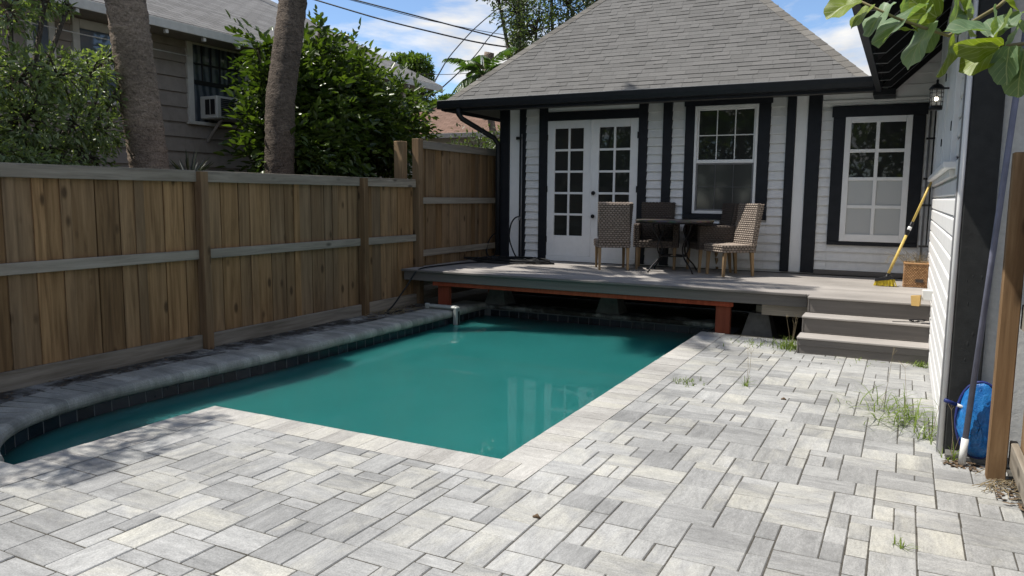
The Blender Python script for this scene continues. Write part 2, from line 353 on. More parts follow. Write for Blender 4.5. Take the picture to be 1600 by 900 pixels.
# ------------------------------------------------------------------ mesh helpers
class MB:
    def __init__(s): s.v = []; s.f = []; s.uv = None
    def add(s, vs, fs):
        b = len(s.v); s.v += [tuple(p) for p in vs]; s.f += [tuple(i + b for i in f) for f in fs]; return s
    def box(s, x0, x1, y0, y1, z0, z1, c=0.0):
        if c <= 0:
            return s.add([(x0, y0, z0), (x1, y0, z0), (x1, y1, z0), (x0, y1, z0), (x0, y0, z1), (x1, y0, z1), (x1, y1, z1), (x0, y1, z1)],
                         [(3, 2, 1, 0), (4, 5, 6, 7), (0, 1, 5, 4), (1, 2, 6, 5), (2, 3, 7, 6), (3, 0, 4, 7)])
        c = min(c, 0.49 * (x1 - x0), 0.49 * (y1 - y0), 0.49 * (z1 - z0))
        vs = []; idx = {}
        X = (x0, x1); Y = (y0, y1); Z = (z0, z1)
        for i in (0, 1):
            for j in (0, 1):
                for k in (0, 1):
                    si, sj, sk = 1 - 2 * i, 1 - 2 * j, 1 - 2 * k
                    for a, p in enumerate(((X[i], Y[j] + sj * c, Z[k] + sk * c), (X[i] + si * c, Y[j], Z[k] + sk * c), (X[i] + si * c, Y[j] + sj * c, Z[k]))):
                        idx[(i, j, k, a)] = len(vs); vs.append(p)
        fs = []
        g = lambda *q: idx[q]
        for i in (0, 1):
            fs.append((g(i, 0, 0, 0), g(i, 1, 0, 0), g(i, 1, 1, 0), g(i, 0, 1, 0)) if i else (g(i, 0, 0, 0), g(i, 0, 1, 0), g(i, 1, 1, 0), g(i, 1, 0, 0)))
            fs.append((g(0, i, 0, 1), g(0, i, 1, 1), g(1, i, 1, 1), g(1, i, 0, 1)) if i else (g(0, i, 0, 1), g(1, i, 0, 1), g(1, i, 1, 1), g(0, i, 1, 1)))
            fs.append((g(0, 0, i, 2), g(1, 0, i, 2), g(1, 1, i, 2), g(0, 1, i, 2)) if i else (g(0, 0, i, 2), g(0, 1, i, 2), g(1, 1, i, 2), g(1, 0, i, 2)))
        for i in (0, 1):
            for j in (0, 1):
                fs.append((g(i, j, 0, 0), g(i, j, 1, 0), g(i, j, 1, 1), g(i, j, 0, 1)))
                fs.append((g(i, 0, j, 0), g(i, 1, j, 0), g(i, 1, j, 2), g(i, 0, j, 2)))
                fs.append((g(0, i, j, 1), g(1, i, j, 1), g(1, i, j, 2), g(0, i, j, 2)))
                for k in (0, 1): fs.append((g(i, j, k, 0), g(i, j, k, 1), g(i, j, k, 2)))
        return s.add(vs, fs)
    def hull8(s, lo, hi):      # two quads of 4 points, same winding
        return s.add(list(lo) + list(hi), [(3, 2, 1, 0), (4, 5, 6, 7), (0, 1, 5, 4), (1, 2, 6, 5), (2, 3, 7, 6), (3, 0, 4, 7)])
    def tube(s, pts, r, n=8, cap=True):
        pts = [Vector(p) for p in pts]; m = len(pts)
        rs = r if isinstance(r, (list, tuple)) else [r] * m
        vs = []; prev = None
        for i, p in enumerate(pts):
            t = (pts[min(i + 1, m - 1)] - pts[max(i - 1, 0)])
            if t.length < 1e-9: t = Vector((0, 0, 1))
            t.normalize()
            if prev is None:
                u = t.orthogonal().normalized()
            else:
                u = (prev - prev.dot(t) * t)
                u = u.normalized() if u.length > 1e-6 else t.orthogonal().normalized()
            prev = u; w = t.cross(u)
            for k in range(n):
                a = 2 * PI * k / n
                vs.append(p + (u * math.cos(a) + w * math.sin(a)) * rs[i])
        fs = []
        for i in range(m - 1):
            for k in range(n):
                fs.append((i * n + k, i * n + (k + 1) % n, (i + 1) * n + (k + 1) % n, (i + 1) * n + k))
        if cap: fs.append(tuple(range(n - 1, -1, -1))); fs.append(tuple((m - 1) * n + k for k in range(n)))
        return s.add(vs, fs)
    def lathe(s, prof, n=16, c=(0, 0, 0)):
        vs = []; fs = []
        for r, z in prof:
            for k in range(n):
                a = 2 * PI * k / n; vs.append((c[0] + r * math.cos(a), c[1] + r * math.sin(a), c[2] + z))
        for i in range(len(prof) - 1):
            for k in range(n): fs.append((i * n + k, i * n + (k + 1) % n, (i + 1) * n + (k + 1) % n, (i + 1) * n + k))
        fs.append(tuple(range(n - 1, -1, -1))); fs.append(tuple((len(prof) - 1) * n + k for k in range(n)))
        return s.add(vs, fs)
    def prism(s, poly, z0, z1):
        n = len(poly)
        return s.add([(x, y, z0) for x, y in poly] + [(x, y, z1) for x, y in poly],
                     [tuple(range(n - 1, -1, -1)), tuple(range(n, 2 * n))] + [(i, (i + 1) % n, n + (i + 1) % n, n + i) for i in range(n)])
    def extrude(s, prof, p0, p1, axis):   # profile (a,b) swept along axis 'x' (a=y,b=z) or 'y' (a=x,b=z)
        n = len(prof)
        f = (lambda q, t: (t, q[0], q[1])) if axis == 'x' else (lambda q, t: (q[0], t, q[1]))
        return s.add([f(q, p0) for q in prof] + [f(q, p1) for q in prof],
                     [tuple(range(n)), tuple(range(2 * n - 1, n - 1, -1))] + [(i, n + i, n + (i + 1) % n, (i + 1) % n) for i in range(n)])
    def mesh(s, name, smooth=False):
        me = bpy.data.meshes.new(name); me.from_pydata(s.v, [], s.f); me.validate()
        if smooth: me.polygons.foreach_set('use_smooth', [True] * len(me.polygons))
        return me

WPOS = {}
def link(name, me, mat, parent=None, loc=(0, 0, 0), rot=None):
    """mesh vertices are world coordinates relative to loc; loc is a world position (or local when parent is rotated)"""
    o = bpy.data.objects.new(name, me); COL.objects.link(o)
    if mat is not None and not me.materials: me.materials.append(mat)
    WPOS[o.name] = Vector(loc)
    if parent is not None:
        o.parent = parent; o.location = Vector(loc) - WPOS.get(parent.name, Vector())
    else: o.location = loc
    if rot is not None: o.rotation_euler = rot
    return o
def part(name, mb, mat, parent, smooth=False):
    """recentre mesh on its own middle so object coordinates vary by piece"""
    vs = np.array(mb.v); c = (vs.min(0) + vs.max(0)) / 2
    mb2 = MB(); mb2.v = [tuple(p) for p in (vs - c)]; mb2.f = mb.f
    return link(name, mb2.mesh(name, smooth), mat, parent, tuple(c))
def fix(o):  # recalc normals outward
    import bmesh
    bm = bmesh.new(); bm.from_mesh(o.data); bmesh.ops.recalc_face_normals(bm, faces=bm.faces); bm.to_mesh(o.data); bm.free(); return o
def thing(name, label, cat, loc=(0, 0, 0), rotz=0, group=None):
    o = bpy.data.objects.new(name, None); COL.objects.link(o); o.location = loc; o.rotation_euler = (0, 0, rotz); o.empty_display_size = 0.2
    o['label'] = label; o['category'] = cat
    if group: o['group'] = group
    WPOS[o.name] = Vector(loc) if rotz == 0 else Vector((0, 0, 0))
    return o
def tag(o, label, cat, group=None):
    o['label'] = label; o['category'] = cat
    if group: o['group'] = group
    return o
def struct(o): o['kind'] = 'structure'; return o
def stuff(o): o['kind'] = 'stuff'; return o
def node(name, parent, loc):    # an Empty that is a part with sub-parts
    o = bpy.data.objects.new(name, None); COL.objects.link(o); o.parent = parent; o.empty_display_size = 0.1
    o.location = Vector(loc) - WPOS.get(parent.name, Vector()); WPOS[o.name] = Vector(loc); return o
def B(*a, c=0.004): return MB().box(*a, c=c)

def leaves_mesh(name, P, D, L, Wd, mat, up=None, fold=0.25, droop=0.15, jitter=0.6):
    """P positions, D directions, L lengths, Wd widths -> folded two-quad leaves"""
    P = np.asarray(P, float); D = np.asarray(D, float); n = len(P)
    L = np.broadcast_to(np.asarray(L, float), (n,))[:, None]; Wd = np.broadcast_to(np.asarray(Wd, float), (n,))[:, None]
    D = D / (np.linalg.norm(D, axis=1, keepdims=True) + 1e-9)
    U = np.tile(np.array([0, 0, 1.0]), (n, 1)) if up is None else np.asarray(up, float)
    U = U + RNG.normal(0, jitter, (n, 3))
    Sd = np.cross(D, U); Sd /= (np.linalg.norm(Sd, axis=1, keepdims=True) + 1e-9)
    N = np.cross(Sd, D)
    v = np.empty((n, 6, 3))
    v[:, 0] = P
    v[:, 1] = P + D * L * 0.32 - Sd * Wd * 0.48 + N * Wd * fold
    v[:, 2] = P + D * L * 0.70 - Sd * Wd * 0.36 + N * (Wd * fold * 0.7 - L * droop * 0.4)
    v[:, 3] = P + D * L - N * L * droop
    v[:, 4] = P + D * L * 0.70 + Sd * Wd * 0.36 + N * (Wd * fold * 0.7 - L * droop * 0.4)
    v[:, 5] = P + D * L * 0.32 + Sd * Wd * 0.48 + N * Wd * fold
    me = bpy.data.meshes.new(name); me.vertices.add(n * 6); me.vertices.foreach_set('co', v.ravel())
    q = (np.arange(n)[:, None] * 6 + np.array([[0, 3, 2, 1, 0, 5, 4, 3]])).ravel()
    me.loops.add(n * 8); me.loops.foreach_set('vertex_index', q.astype(np.int32))
    me.polygons.add(n * 2); me.polygons.foreach_set('loop_start', np.arange(n * 2, dtype=np.int32) * 4)
    try: me.polygons.foreach_set('loop_total', np.full(n * 2, 4, np.int32))
    except Exception: pass
    me.update(); me.validate()
    me.materials.append(mat)
    return me
def unit(v): return v / (np.linalg.norm(v, axis=-1, keepdims=True) + 1e-9)
def lobe_points(lobes, n, inner=0.45):
    """lobes: (cx,cy,cz,rx,ry,rz); points biased to the outer shell with holes"""
    w = np.array([l[3] * l[4] + l[4] * l[5] + l[3] * l[5] for l in lobes]); w = w / w.sum()
    ids = RNG.choice(len(lobes), n, p=w); A = np.array(lobes)[ids]
    d = unit(RNG.normal(0, 1, (n, 3))); r = inner + (1 - inner) * RNG.random(n) ** 0.6
    bump = 1 + 0.16 * np.sin(d[:, 0] * 5 + ids * 2.1) * np.sin(d[:, 1] * 6 + ids) + 0.10 * np.sin(d[:, 2] * 9 + ids * 1.3)
    P = A[:, :3] + d * A[:, 3:] * (r * bump)[:, None]
    return P, unit(d / A[:, 3:])
def sprays(P, D, nl, ln, gap):
    """turn twig positions into pinnate leaflets"""
    n = len(P); D = unit(D + np.array([0, 0, -0.15]) + RNG.normal(0, 0.45, (n, 3)))
    U = np.array([0, 0, 1.0]) + RNG.normal(0, 0.35, (n, 3)); Sd = unit(np.cross(D, U)); N = np.cross(Sd, D)
    PP = []; DD = []; UU = []
    for k in range(nl):
        t = (k + 0.6) * gap; sgn = 1 if k % 2 else -1
        if k == nl - 1: d = D
        else: d = D * 0.75 + Sd * sgn * 0.8
        PP.append(P + D * t - N * (t * t * 1.2)); DD.append(d + RNG.normal(0, 0.12, (n, 3))); UU.append(N)
    return np.concatenate(PP), np.concatenate(DD), np.concatenate(UU)

# a photo position turned into a world point at a known depth
def ray(x, y):
    v = R3 @ Vector((x - 800, 450 - y, -1190)); return v
def at_y(x, y, Y): v = ray(x, y); k = Y / v.y; return Vector((0, 0, 1.6)) + v * k
def at_x(x, y, X): v = ray(x, y); return Vector((0, 0, 1.6)) + v * (X / v.x)
def lobes_at(L):
    out = []
    for (x, y, X, r) in L:
        p = at_x(x, y, X); dep = -(R3.transposed() @ (p - Vector((0, 0, 1.6)))).z; m_ = r * dep / 1190
        out.append((p.x, p.y, p.z, min(m_ * 1.1, 0.6), m_, m_))
    return out

# ------------------------------------------------------------------ ground, paving, pool
ZW = -0.165
gx = [-500, -5.72, -2.08, 500]; gy = [-300, 2.44, 9.86, 700]
mb = MB()
for i in range(3):
    for j in range(3):
        if i == 1 and j == 1: continue
        mb.add([(gx[i], gy[j], -0.07), (gx[i + 1], gy[j], -0.07), (gx[i + 1], gy[j + 1], -0.07), (gx[i], gy[j + 1], -0.07)], [(0, 1, 2, 3)])
struct(link('ground', mb.mesh('ground'), EARTH))

LEFT = [(-5.5, 9.8), (-5.5, 8.6), (-5.51, 7.4), (-5.525, 6.3), (-5.545, 5.6), (-5.575, 5.15), (-5.61, 4.7), (-5.635, 4.3), (-5.645, 3.95), (-5.635, 3.7), (-5.60, 3.45), (-5.545, 3.25), (-5.46, 3.05), (-5.34, 2.88), (-5.17, 2.72), (-4.98, 2.60), (-4.78, 2.52)]
def smooth_path(pts, n):
    P = np.array(pts); d = np.r_[0, np.cumsum(np.linalg.norm(np.diff(P, axis=0), axis=1))]
    t = np.linspace(0, d[-1], n)
    # Catmull-like smoothing through interpolation then box filter
    Q = np.stack([np.interp(t, d, P[:, k]) for k in range(P.shape[1])], 1)
    for _ in range(6): Q[1:-1] = (Q[:-2] + 2 * Q[1:-1] + Q[2:]) / 4
    return Q
LP = smooth_path(LEFT, 160)
OUT = [(-2.1, 3.97), (-2.1, 9.8)] + [tuple(p) for p in LP] + [(-4.58, 2.5), (-4.58, 3.97)]

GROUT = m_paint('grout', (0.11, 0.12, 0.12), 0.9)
pool = thing('swimming_pool', 'L-shaped teal pool with cream coping, grey bullnose edge and dark waterline tiles', 'pool', (-3.8, 6.5, 0))
n = len(OUT); mb = MB()
mb.add([(x, y, -0.05) for x, y in OUT] + [(x, y, -1.5) for x, y in OUT], [(i, (i + 1) % n, n + (i + 1) % n, n + i) for i in range(n)] + [tuple(range(n, 2 * n))])
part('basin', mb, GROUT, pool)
mb = MB()   # bond beam ring that carries the coping
def offset(poly, d):
    P = np.array(poly); T = np.roll(P, -1, 0) - np.roll(P, 1, 0); T = unit(T); N = np.stack([T[:, 1], -T[:, 0]], 1); return P + N * d
OO = offset(OUT, 0.34)
mb.add([(x, y, -0.062) for x, y in OUT] + [(x, y, -0.062) for x, y in OO], [(i, (i + 1) % n, n + (i + 1) % n, n + i) for i in range(n)])
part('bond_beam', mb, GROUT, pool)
mb = MB(); inn = offset(OUT, -0.006)
mb.prism([tuple(p) for p in inn], -1.45, ZW)
wat = struct(fix(link('water', mb.mesh('water'), WATER)))

COPM = {}
def coping(p, ang, w, depth, th, mat, over=0.03):
    """ang: direction of the outward normal"""
    k = (round(w, 3), depth, th, mat.name)
    if k not in COPM:
        h = th / 2; r = min(h, 0.05)
        prof = [(depth, 0)]
        for a in np.linspace(90, 270, 8): prof.append((-over + r + r * math.cos(math.radians(a)), -h + h * math.sin(math.radians(a))))
        prof.append((depth, -th))
        m = MB().extrude(prof, -w / 2 + 0.0011, w / 2 - 0.0011, 'y'); me = m.mesh('coping_stone'); me.materials.append(mat); COPM[k] = me
    o = link('coping_stone', COPM[k], mat, pool, (p[0], p[1], (0.03 if th > 0.09 else 0.0) + random.uniform(-0.0015, 0.0015)), (0, 0, ang))
    return o
def run(x0, y0, x1, y1, ang, w, depth, th, mat):
    L = math.hypot(x1 - x0, y1 - y0); k = max(1, round(L / w)); ww = L / k
    for i in range(k):
        t = (i + 0.5) / k; coping((x0 + (x1 - x0) * t, y0 + (y1 - y0) * t), ang, ww, depth, th, mat)
run(-2.1, 3.97, -2.1, 9.10, 0, 0.155, 0.27, 0.055, COPE)
run(-4.575, 3.97, -2.1, 3.97, -PI / 2, 0.155, 0.25, 0.055, COPE)
run(-1.83, 3.97, -2.1, 3.97, -PI / 2, 0.135, 0.25, 0.054, COPE)
run(-4.58, 2.5, -4.58, 3.715, 0, 0.155, 0.286, 0.055, COPE)
run(-5.0, 2.5, -4.295, 2.5, -PI / 2, 0.155, 0.256, 0.055, COPE)
# curved grey bullnose along the fence side
d = np.r_[0, np.cumsum(np.linalg.norm(np.diff(LP, axis=0), axis=1))]
wl_ = 0.118; k = int(d[-1] / wl_)
for i in range(k):
    s = (i + 0.5) * d[-1] / k
    p = [np.interp(s, d, LP[:, q]) for q in (0, 1)]; a = [np.interp(s - 0.03, d, LP[:, q]) for q in (0, 1)]; b = [np.interp(s + 0.03, d, LP[:, q]) for q in (0, 1)]
    tx, ty = b[0] - a[0], b[1] - a[1]
    coping(p, math.atan2(-tx, ty) , d[-1] / k + 0.002, 0.36, 0.105, COPEG, 0.04)
# far coping under the deck, dark dirty stone that also carries the deck's shade
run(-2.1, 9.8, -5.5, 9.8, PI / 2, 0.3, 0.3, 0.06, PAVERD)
# waterline tiles
tm = MB().box(-0.074, 0.074, -0.004, 0.004, -0.07, 0.07, c=0.003).mesh('waterline_tile'); tm.materials.append(TILE)
def tiles(P):
    d = np.r_[0, np.cumsum(np.linalg.norm(np.diff(P, axis=0), axis=1))]; k = int(d[-1] / 0.156)
    for i in range(k):
        s = (i + 0.5) * 0.156; p = [np.interp(s, d, P[:, q]) for q in (0, 1)]; a = [np.interp(s - 0.05, d, P[:, q]) for q in (0, 1)]; b = [np.interp(s + 0.05, d, P[:, q]) for q in (0, 1)]
        an = math.atan2(b[1] - a[1], b[0] - a[0])
        link('waterline_tile', tm, TILE, pool, (p[0], p[1], -0.145), (0, 0, an))
tiles(np.array(LP)); tiles(np.array([(-2.12, 9.8), (-5.5, 9.8)]))

# paving
paving = struct(link('paving', MB().box(-1.845, 0.72, -2.0, 9.12, -0.10, -0.0042).box(-4.32, -1.846, -2.0, 3.72, -0.10, -0.0044).box(-7.0, -4.321, -2.0, 2.24, -0.10, -0.0046).mesh('paving'), SAND))
U = 0.0985
def allowed(x, y, x1, y1):
    for cx, cy in ((x, y), (x1, y), (x, y1), (x1, y1), ((x + x1) / 2, (y + y1) / 2)):
        ok = (-1.832 <= cx <= 0.70 and cy <= 9.12) or (-4.312 <= cx <= -1.82 and cy <= 3.722) or (cx <= -4.30 and cx > -6.4 and cy <= 2.245)
        if not ok: return False
    return True
X0, Y0 = -1.83 - 43 * U, 3.72 - 50 * U
NX, NY = 69, 105
occ = np.zeros((NX, NY), bool); pieces = []
SZ = [(2, 2), (2, 3), (3, 2), (2, 1), (1, 2), (3, 1), (2, 3), (3, 2), (2, 2), (1, 3), (2, 2), (3, 2)]
cells = [(i, j) for i in range(NX) for j in range(NY)]
cells.sort(key=lambda c: c[0] * 0.83 + c[1] + 1.2 * random.random())
for i, j in cells:
    if occ[i, j]: continue
    big = [(2, 3), (3, 2), (2, 2), (3, 2), (2, 3)]; mid = [(1, 2), (2, 1), (2, 1), (1, 2)]
    random.shuffle(big); random.shuffle(mid)
    opts = (big + mid) if random.random() < 0.88 else (mid + big)
    for (a, b) in opts + [(1, 1)]:
        if i + a > NX or j + b > NY or occ[i:i + a, j:j + b].any(): continue
        x, y = X0 + i * U, Y0 + j * U
        if not allowed(x + 0.004, y + 0.004, x + a * U - 0.004, y + b * U - 0.004): continue
        occ[i:i + a, j:j + b] = True; pieces.append((x, y, a, b)); break
Minv = R3.transposed()
def px(p):
    c = Minv @ (Vector(p) - Vector((0, 0, 1.6)))
    if c.z > -0.05: return None
    return (800 + 1190 * c.x / -c.z, 450 - 1190 * c.y / -c.z)
def area_px(x, y, w, h):
    q = [px((x, y, 0)), px((x + w, y, 0)), px((x + w, y + h, 0)), px((x, y + h, 0))]
    if any(a is None for a in q): return 0
    cx = sum(a[0] for a in q) / 4; cy = sum(a[1] for a in q) / 4
    if not (-20 < cx < 1620 and cy < 920): return 0
    return abs(sum(q[i][0] * q[(i + 1) % 4][1] - q[(i + 1) % 4][0] * q[i][1] for i in range(4))) / 2
pieces.sort(key=lambda p: -area_px(p[0], p[1], p[2] * U, p[3] * U))
PM = {}
rest = MB()
for q, (x, y, a, b) in enumerate(pieces):
    g = 0.0021
    if q < 300:
        tall = b > a or (a == b and random.random() < 0.4); a_, b_ = (b, a) if tall else (a, b)   # the streaks run along the stone
        if (a_, b_) not in PM:
            m = MB().box(-a_ * U / 2 + g, a_ * U / 2 - g, -b_ * U / 2 + g, b_ * U / 2 - g, -0.06, 0, c=0.0045).mesh('paver'); m.materials.append(PAVER); PM[(a_, b_)] = m
        o = link('paver', PM[(a_, b_)], PAVER, paving, (x + a * U / 2, y + b * U / 2, random.uniform(-0.003, 0.002)))
        o.rotation_euler = (random.uniform(-0.008, 0.008), random.uniform(-0.008, 0.008), random.uniform(-0.006, 0.006) + (PI / 2 if tall else 0))
    else:
        dz = random.uniform(-0.0022, 0.0016)
        rest.box(x + g, x + a * U - g, y + g, y + b * U - g, -0.06 + dz, dz, c=0.0045)
stuff(link('paver_field', rest.mesh('paver_field'), PAVER, paving))
# dirty strip of pavers along the fence
strip = struct(link('fence_strip_paving', MB().box(-6.46, -5.84, 2.3, 9.4, -0.10, -0.028).mesh('fence_strip_paving'), EARTH))
y = 2.4
while y < 9.2:
    h = random.choice((0.16, 0.22, 0.32)); x = -6.42
    while x < -5.99:
        w = min(random.choice((0.16, 0.22)), -5.955 - x)
        if w > 0.05:
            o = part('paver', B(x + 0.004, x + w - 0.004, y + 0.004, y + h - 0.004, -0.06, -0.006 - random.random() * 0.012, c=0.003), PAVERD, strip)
        x += w
    y += h

# ------------------------------------------------------------------ deck
DZ = 0.54
deck = thing('timber_deck', 'raised grey composite deck across the front of the white house', 'deck', (-3.1, 10.2, 0))
y = 9.03; bw = 0.139
while y < 11.45:
    y1 = min(y + bw, 11.46)
    part('deck_board', B(-6.44, 0.285, y + 0.002, y1 - 0.002, DZ - 0.025, DZ + random.uniform(-0.0008, 0.0008), c=0.003), DECK, deck)
    y += bw
part('fascia', B(-6.42, -0.93, 9.052, 9.075, DZ - 0.155, DZ - 0.027, c=0.003), FASC, deck)
part('fascia', B(-6.44, -0.935, 9.006, 9.0285, DZ - 0.03, DZ + 0.0015, c=0.005), FASC, deck)
part('beam', B(-5.95, -1.75, 9.085, 9.125, DZ - 0.215, DZ - 0.03, c=0.002), REDWOOD, deck)
part('beam', B(-1.42, -0.90, 9.08, 9.118, DZ - 0.275, DZ - 0.05, c=0.002), WOODRX, deck)
part('post', B(-1.955, -1.785, 9.126, 9.20, -0.06, DZ - 0.03, c=0.004), REDWOOD, deck)
part('post', B(-5.885, -5.705, 9.126, 9.20, -0.06, DZ - 0.03, c=0.004), REDWOOD, deck)
part('post', B(-5.52, -5.36, 9.94, 10.05, -0.06, DZ - 0.2, c=0.004), REDWOOD, deck)
for yy in (9.95, 10.75):
    part('beam', B(-6.4, 0.2, yy, yy + 0.09, DZ - 0.21, DZ - 0.03), WOODRX, deck)
for xx in np.arange(-6.2, 0.2, 0.6):
    part('joist', B(xx, xx + 0.04, 9.13, 11.4, DZ - 0.028 - 0.14, DZ - 0.0265, c=0), NEARBLACK, deck)
for zz_ in (0.02, 0.235):
    part('skirt_slat', B(-6.50, -6.47, 9.5, 11.5, zz_, zz_ + 0.135), WOODR, deck)
for nm, (fx, fy, top, lab) in enumerate(((-5.36, 10.03, 0.30, 'grey concrete footing under the deck near the fence corner'), (-3.59, 10.03, 0.30, 'grey concrete footing under the middle of the deck'), (-1.49, 9.44, 0.30, 'grey concrete footing under the deck beside the steps'))):
    m = MB(); a = 0.19; b_ = 0.11
    m.hull8([(fx - a, fy - a, -0.07), (fx + a, fy - a, -0.07), (fx + a, fy + a, -0.07), (fx - a, fy + a, -0.07)], [(fx - b_, fy - b_, top - 0.06), (fx + b_, fy - b_, top - 0.06), (fx + b_, fy + b_, top - 0.06), (fx - b_, fy + b_, top - 0.06)])
    t = thing('concrete_footing', lab, 'footing', (fx, fy, -0.07), 0, 'pyramid footings under the deck')
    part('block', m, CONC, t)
    part('bracket', B(fx - 0.045, fx + 0.045, fy - 0.045, fy + 0.045, top - 0.061, DZ - 0.211, c=0.003), WOODRX, t)
# steps
st = thing('deck_steps', 'grey composite steps leading from pavers up to the deck', 'steps', (-0.32, 8.6, 0))
for i, (yn, zt) in enumerate(((8.30, 0.178), (8.57, 0.36), (8.835, DZ))):
    yb = (8.57, 8.835, 9.03)[i]
    xl = (-0.935, -0.925, -0.905)[i]
    if i < 2: part('tread', B(xl, 0.283, yn, yb + 0.02, zt - 0.026, zt, c=0.007), DECK, st)
    else: part('tread', B(xl, 0.283, yn, 9.027, zt - 0.026, zt + 0.0005, c=0.007), DECK, st)
    z0 = (0.0, 0.179, 0.361)[i]
    part('riser', B(xl + 0.02, 0.28, yn + 0.03, yn + 0.05, z0, zt - 0.027, c=0.002), FASC, st)
    part('stringer', B(xl + 0.004, xl + 0.019, yn + 0.025, yb + 0.19, z0, zt - 0.027, c=0.002), FASC, st)
part('trim_strip', B(-0.915, 0.28, 8.318, 8.3295, 0.085, 0.15, c=0.002), FASC, st)

# ------------------------------------------------------------------ the white house
house = thing('house', 'white clapboard house with charcoal trim and grey shingle hip roof', 'house', (-3.0, 11.5, 0))
WY = 11.53
core = part('wall', MB().box(-6.14, 1.5, WY, 11.75, 0.0, 3.12), WHITE, house)
part('crawlspace_wall', MB().box(-6.14, 0.27, 11.50, WY - 0.001, -0.06, DZ + 0.004), NEARBLACK, house)
part('skirt_board', B(-1.12, 0.285, 11.485, 11.529, DZ + 0.006, DZ + 0.07), FASC, house)
def clap(par, x0, x1, z0, z1, ex=0.1285):
    z = z0
    while z < z1 - 0.01:
        h = min(ex, z1 - z)
        m = MB().hull8([(x0, WY - 0.040, z), (x1, WY - 0.040, z), (x1, WY - 0.0005, z), (x0, WY - 0.0005, z)],
                       [(x0, WY - 0.006, z + h - 0.001), (x1, WY - 0.006, z + h - 0.001), (x1, WY - 0.0005, z + h - 0.001), (x0, WY - 0.0005, z + h - 0.001)])
        part('clapboard', m, WHITE, par); z += ex
for (a, b_, c_, d_) in ((-5.68, -5.432, 0.58, 3.06), (-3.602, -3.362, 0.58, 3.06), (-3.222, -3.022, 0.58, 3.06), (-3.02, -1.802, 0.58, 1.28), (-1.80, -1.582, 0.58, 3.06), (-1.122, -0.972, 0.615, 2.86), (0.152, 0.285, 0.615, 2.86), (-0.97, 0.15, 0.615, 0.965)):
    clap(core, a, b_, c_, d_)
T = 0.055
def trim(x0, x1, z0, z1, mat=DARK, t=T, name='trim_board'): return part(name, B(x0, x1, WY - t, WY - 0.0003, z0, z1, c=0.003), mat, house)
trim(-6.16, -5.982, 0.56, 3.06); trim(-5.98, -5.792, 0.56, 3.06, WHITE2, 0.03); trim(-5.79, -5.682, 0.56, 3.06)
trim(-5.43, -5.282, 0.56, 3.06); trim(-3.742, -3.604, 0.56, 3.06); trim(-5.281, -3.743, 2.815, 2.95); trim(-5.281, -3.743, 2.951, 3.06, WHITE2, 0.03)
trim(-3.36, -3.224, 0.56, 3.06); trim(-1.58, -1.462, 0.56, 3.06); trim(-1.46, -1.302, 0.56, 3.06, WHITE2, 0.03); trim(-1.30, -1.124, 0.56, 3.06, DARK, 0.055)
trim(-1.122, 0.285, 2.862, 2.895, WHITE2, 0.03); trim(-1.122, 0.285, 2.898, 2.94, WHITE2, 0.045); trim(-1.122, 0.285, 2.942, 3.11, WHITE2, 0.025)
# gable bit of front wall under the wing roof
m = MB().add([(-0.45, WY - 0.02, 3.112), (1.5, WY - 0.02, 3.112), (1.5, WY - 0.02, 4.9), (-0.45, WY + 0.1, 3.112), (1.5, WY + 0.1, 3.112), (1.5, WY + 0.1, 4.9)], [(0, 1, 2), (5, 4, 3), (0, 3, 4, 1), (1, 4, 5, 2), (2, 5, 3, 0)])
part('gable_wall', m, WHITE, house)
for k_ in range(4):
    zz_ = 3.24 + k_ * 0.13; part('clapboard', B(-0.3 + (zz_ - 3.11) * 1.05, 0.285, WY - 0.035, WY - 0.0202, zz_, zz_ + 0.122, c=0.002), WHITE, house)

def panes(par, xs, zs, y, mat, name='pane'):
    for i in range(len(xs) - 1):
        for j in range(len(zs) - 1):
            mt = mat(i, j) if callable(mat) else mat
            o = part(name, MB().box(xs[i][1], xs[i + 1][0], y, y + 0.004, zs[j][1], zs[j + 1][0]), mt, par)
            o.rotation_euler = (random.uniform(-0.004, 0.004), 0, random.uniform(-0.004, 0.004))
def grid(par, x0, x1, z0, z1, nx, nz, y0, y1, fr, mun, mat, glass, ftop=None, fbot=None):
    """frame members, muntins and separate panes"""
    ft = ftop or fr; fb = fbot or fr
    part('stile', B(x0, x0 + fr, y0, y1, z0, z1), mat, par); part('stile', B(x1 - fr, x1, y0, y1, z0, z1), mat, par)
    part('top_rail', B(x0 + fr, x1 - fr, y0 + 0.001, y1, z1 - ft, z1), mat, par); part('bottom_rail', B(x0 + fr, x1 - fr, y0 + 0.001, y1, z0, z0 + fb), mat, par)
    ix0, ix1, iz0, iz1 = x0 + fr, x1 - fr, z0 + fb, z1 - ft
    xs = [(ix0, ix0)]; zs = [(iz0, iz0)]
    for i in range(1, nx):
        xc = ix0 + (ix1 - ix0) * i / nx; xs.append((xc - mun / 2, xc + mun / 2)); part('muntin', B(xc - mun / 2, xc + mun / 2, y0 + 0.006, y1 - 0.004, iz0, iz1, c=0.003), mat, par)
    for j in range(1, nz):
        zc = iz0 + (iz1 - iz0) * j / nz; zs.append((zc - mun / 2, zc + mun / 2)); part('muntin', B(ix0, ix1, y0 + 0.008, y1 - 0.002, zc - mun / 2, zc + mun / 2, c=0.003), mat, par)
    xs.append((ix1, ix1)); zs.append((iz1, iz1))
    panes(par, xs, zs, (y0 + y1) / 2 + 0.004, glass)
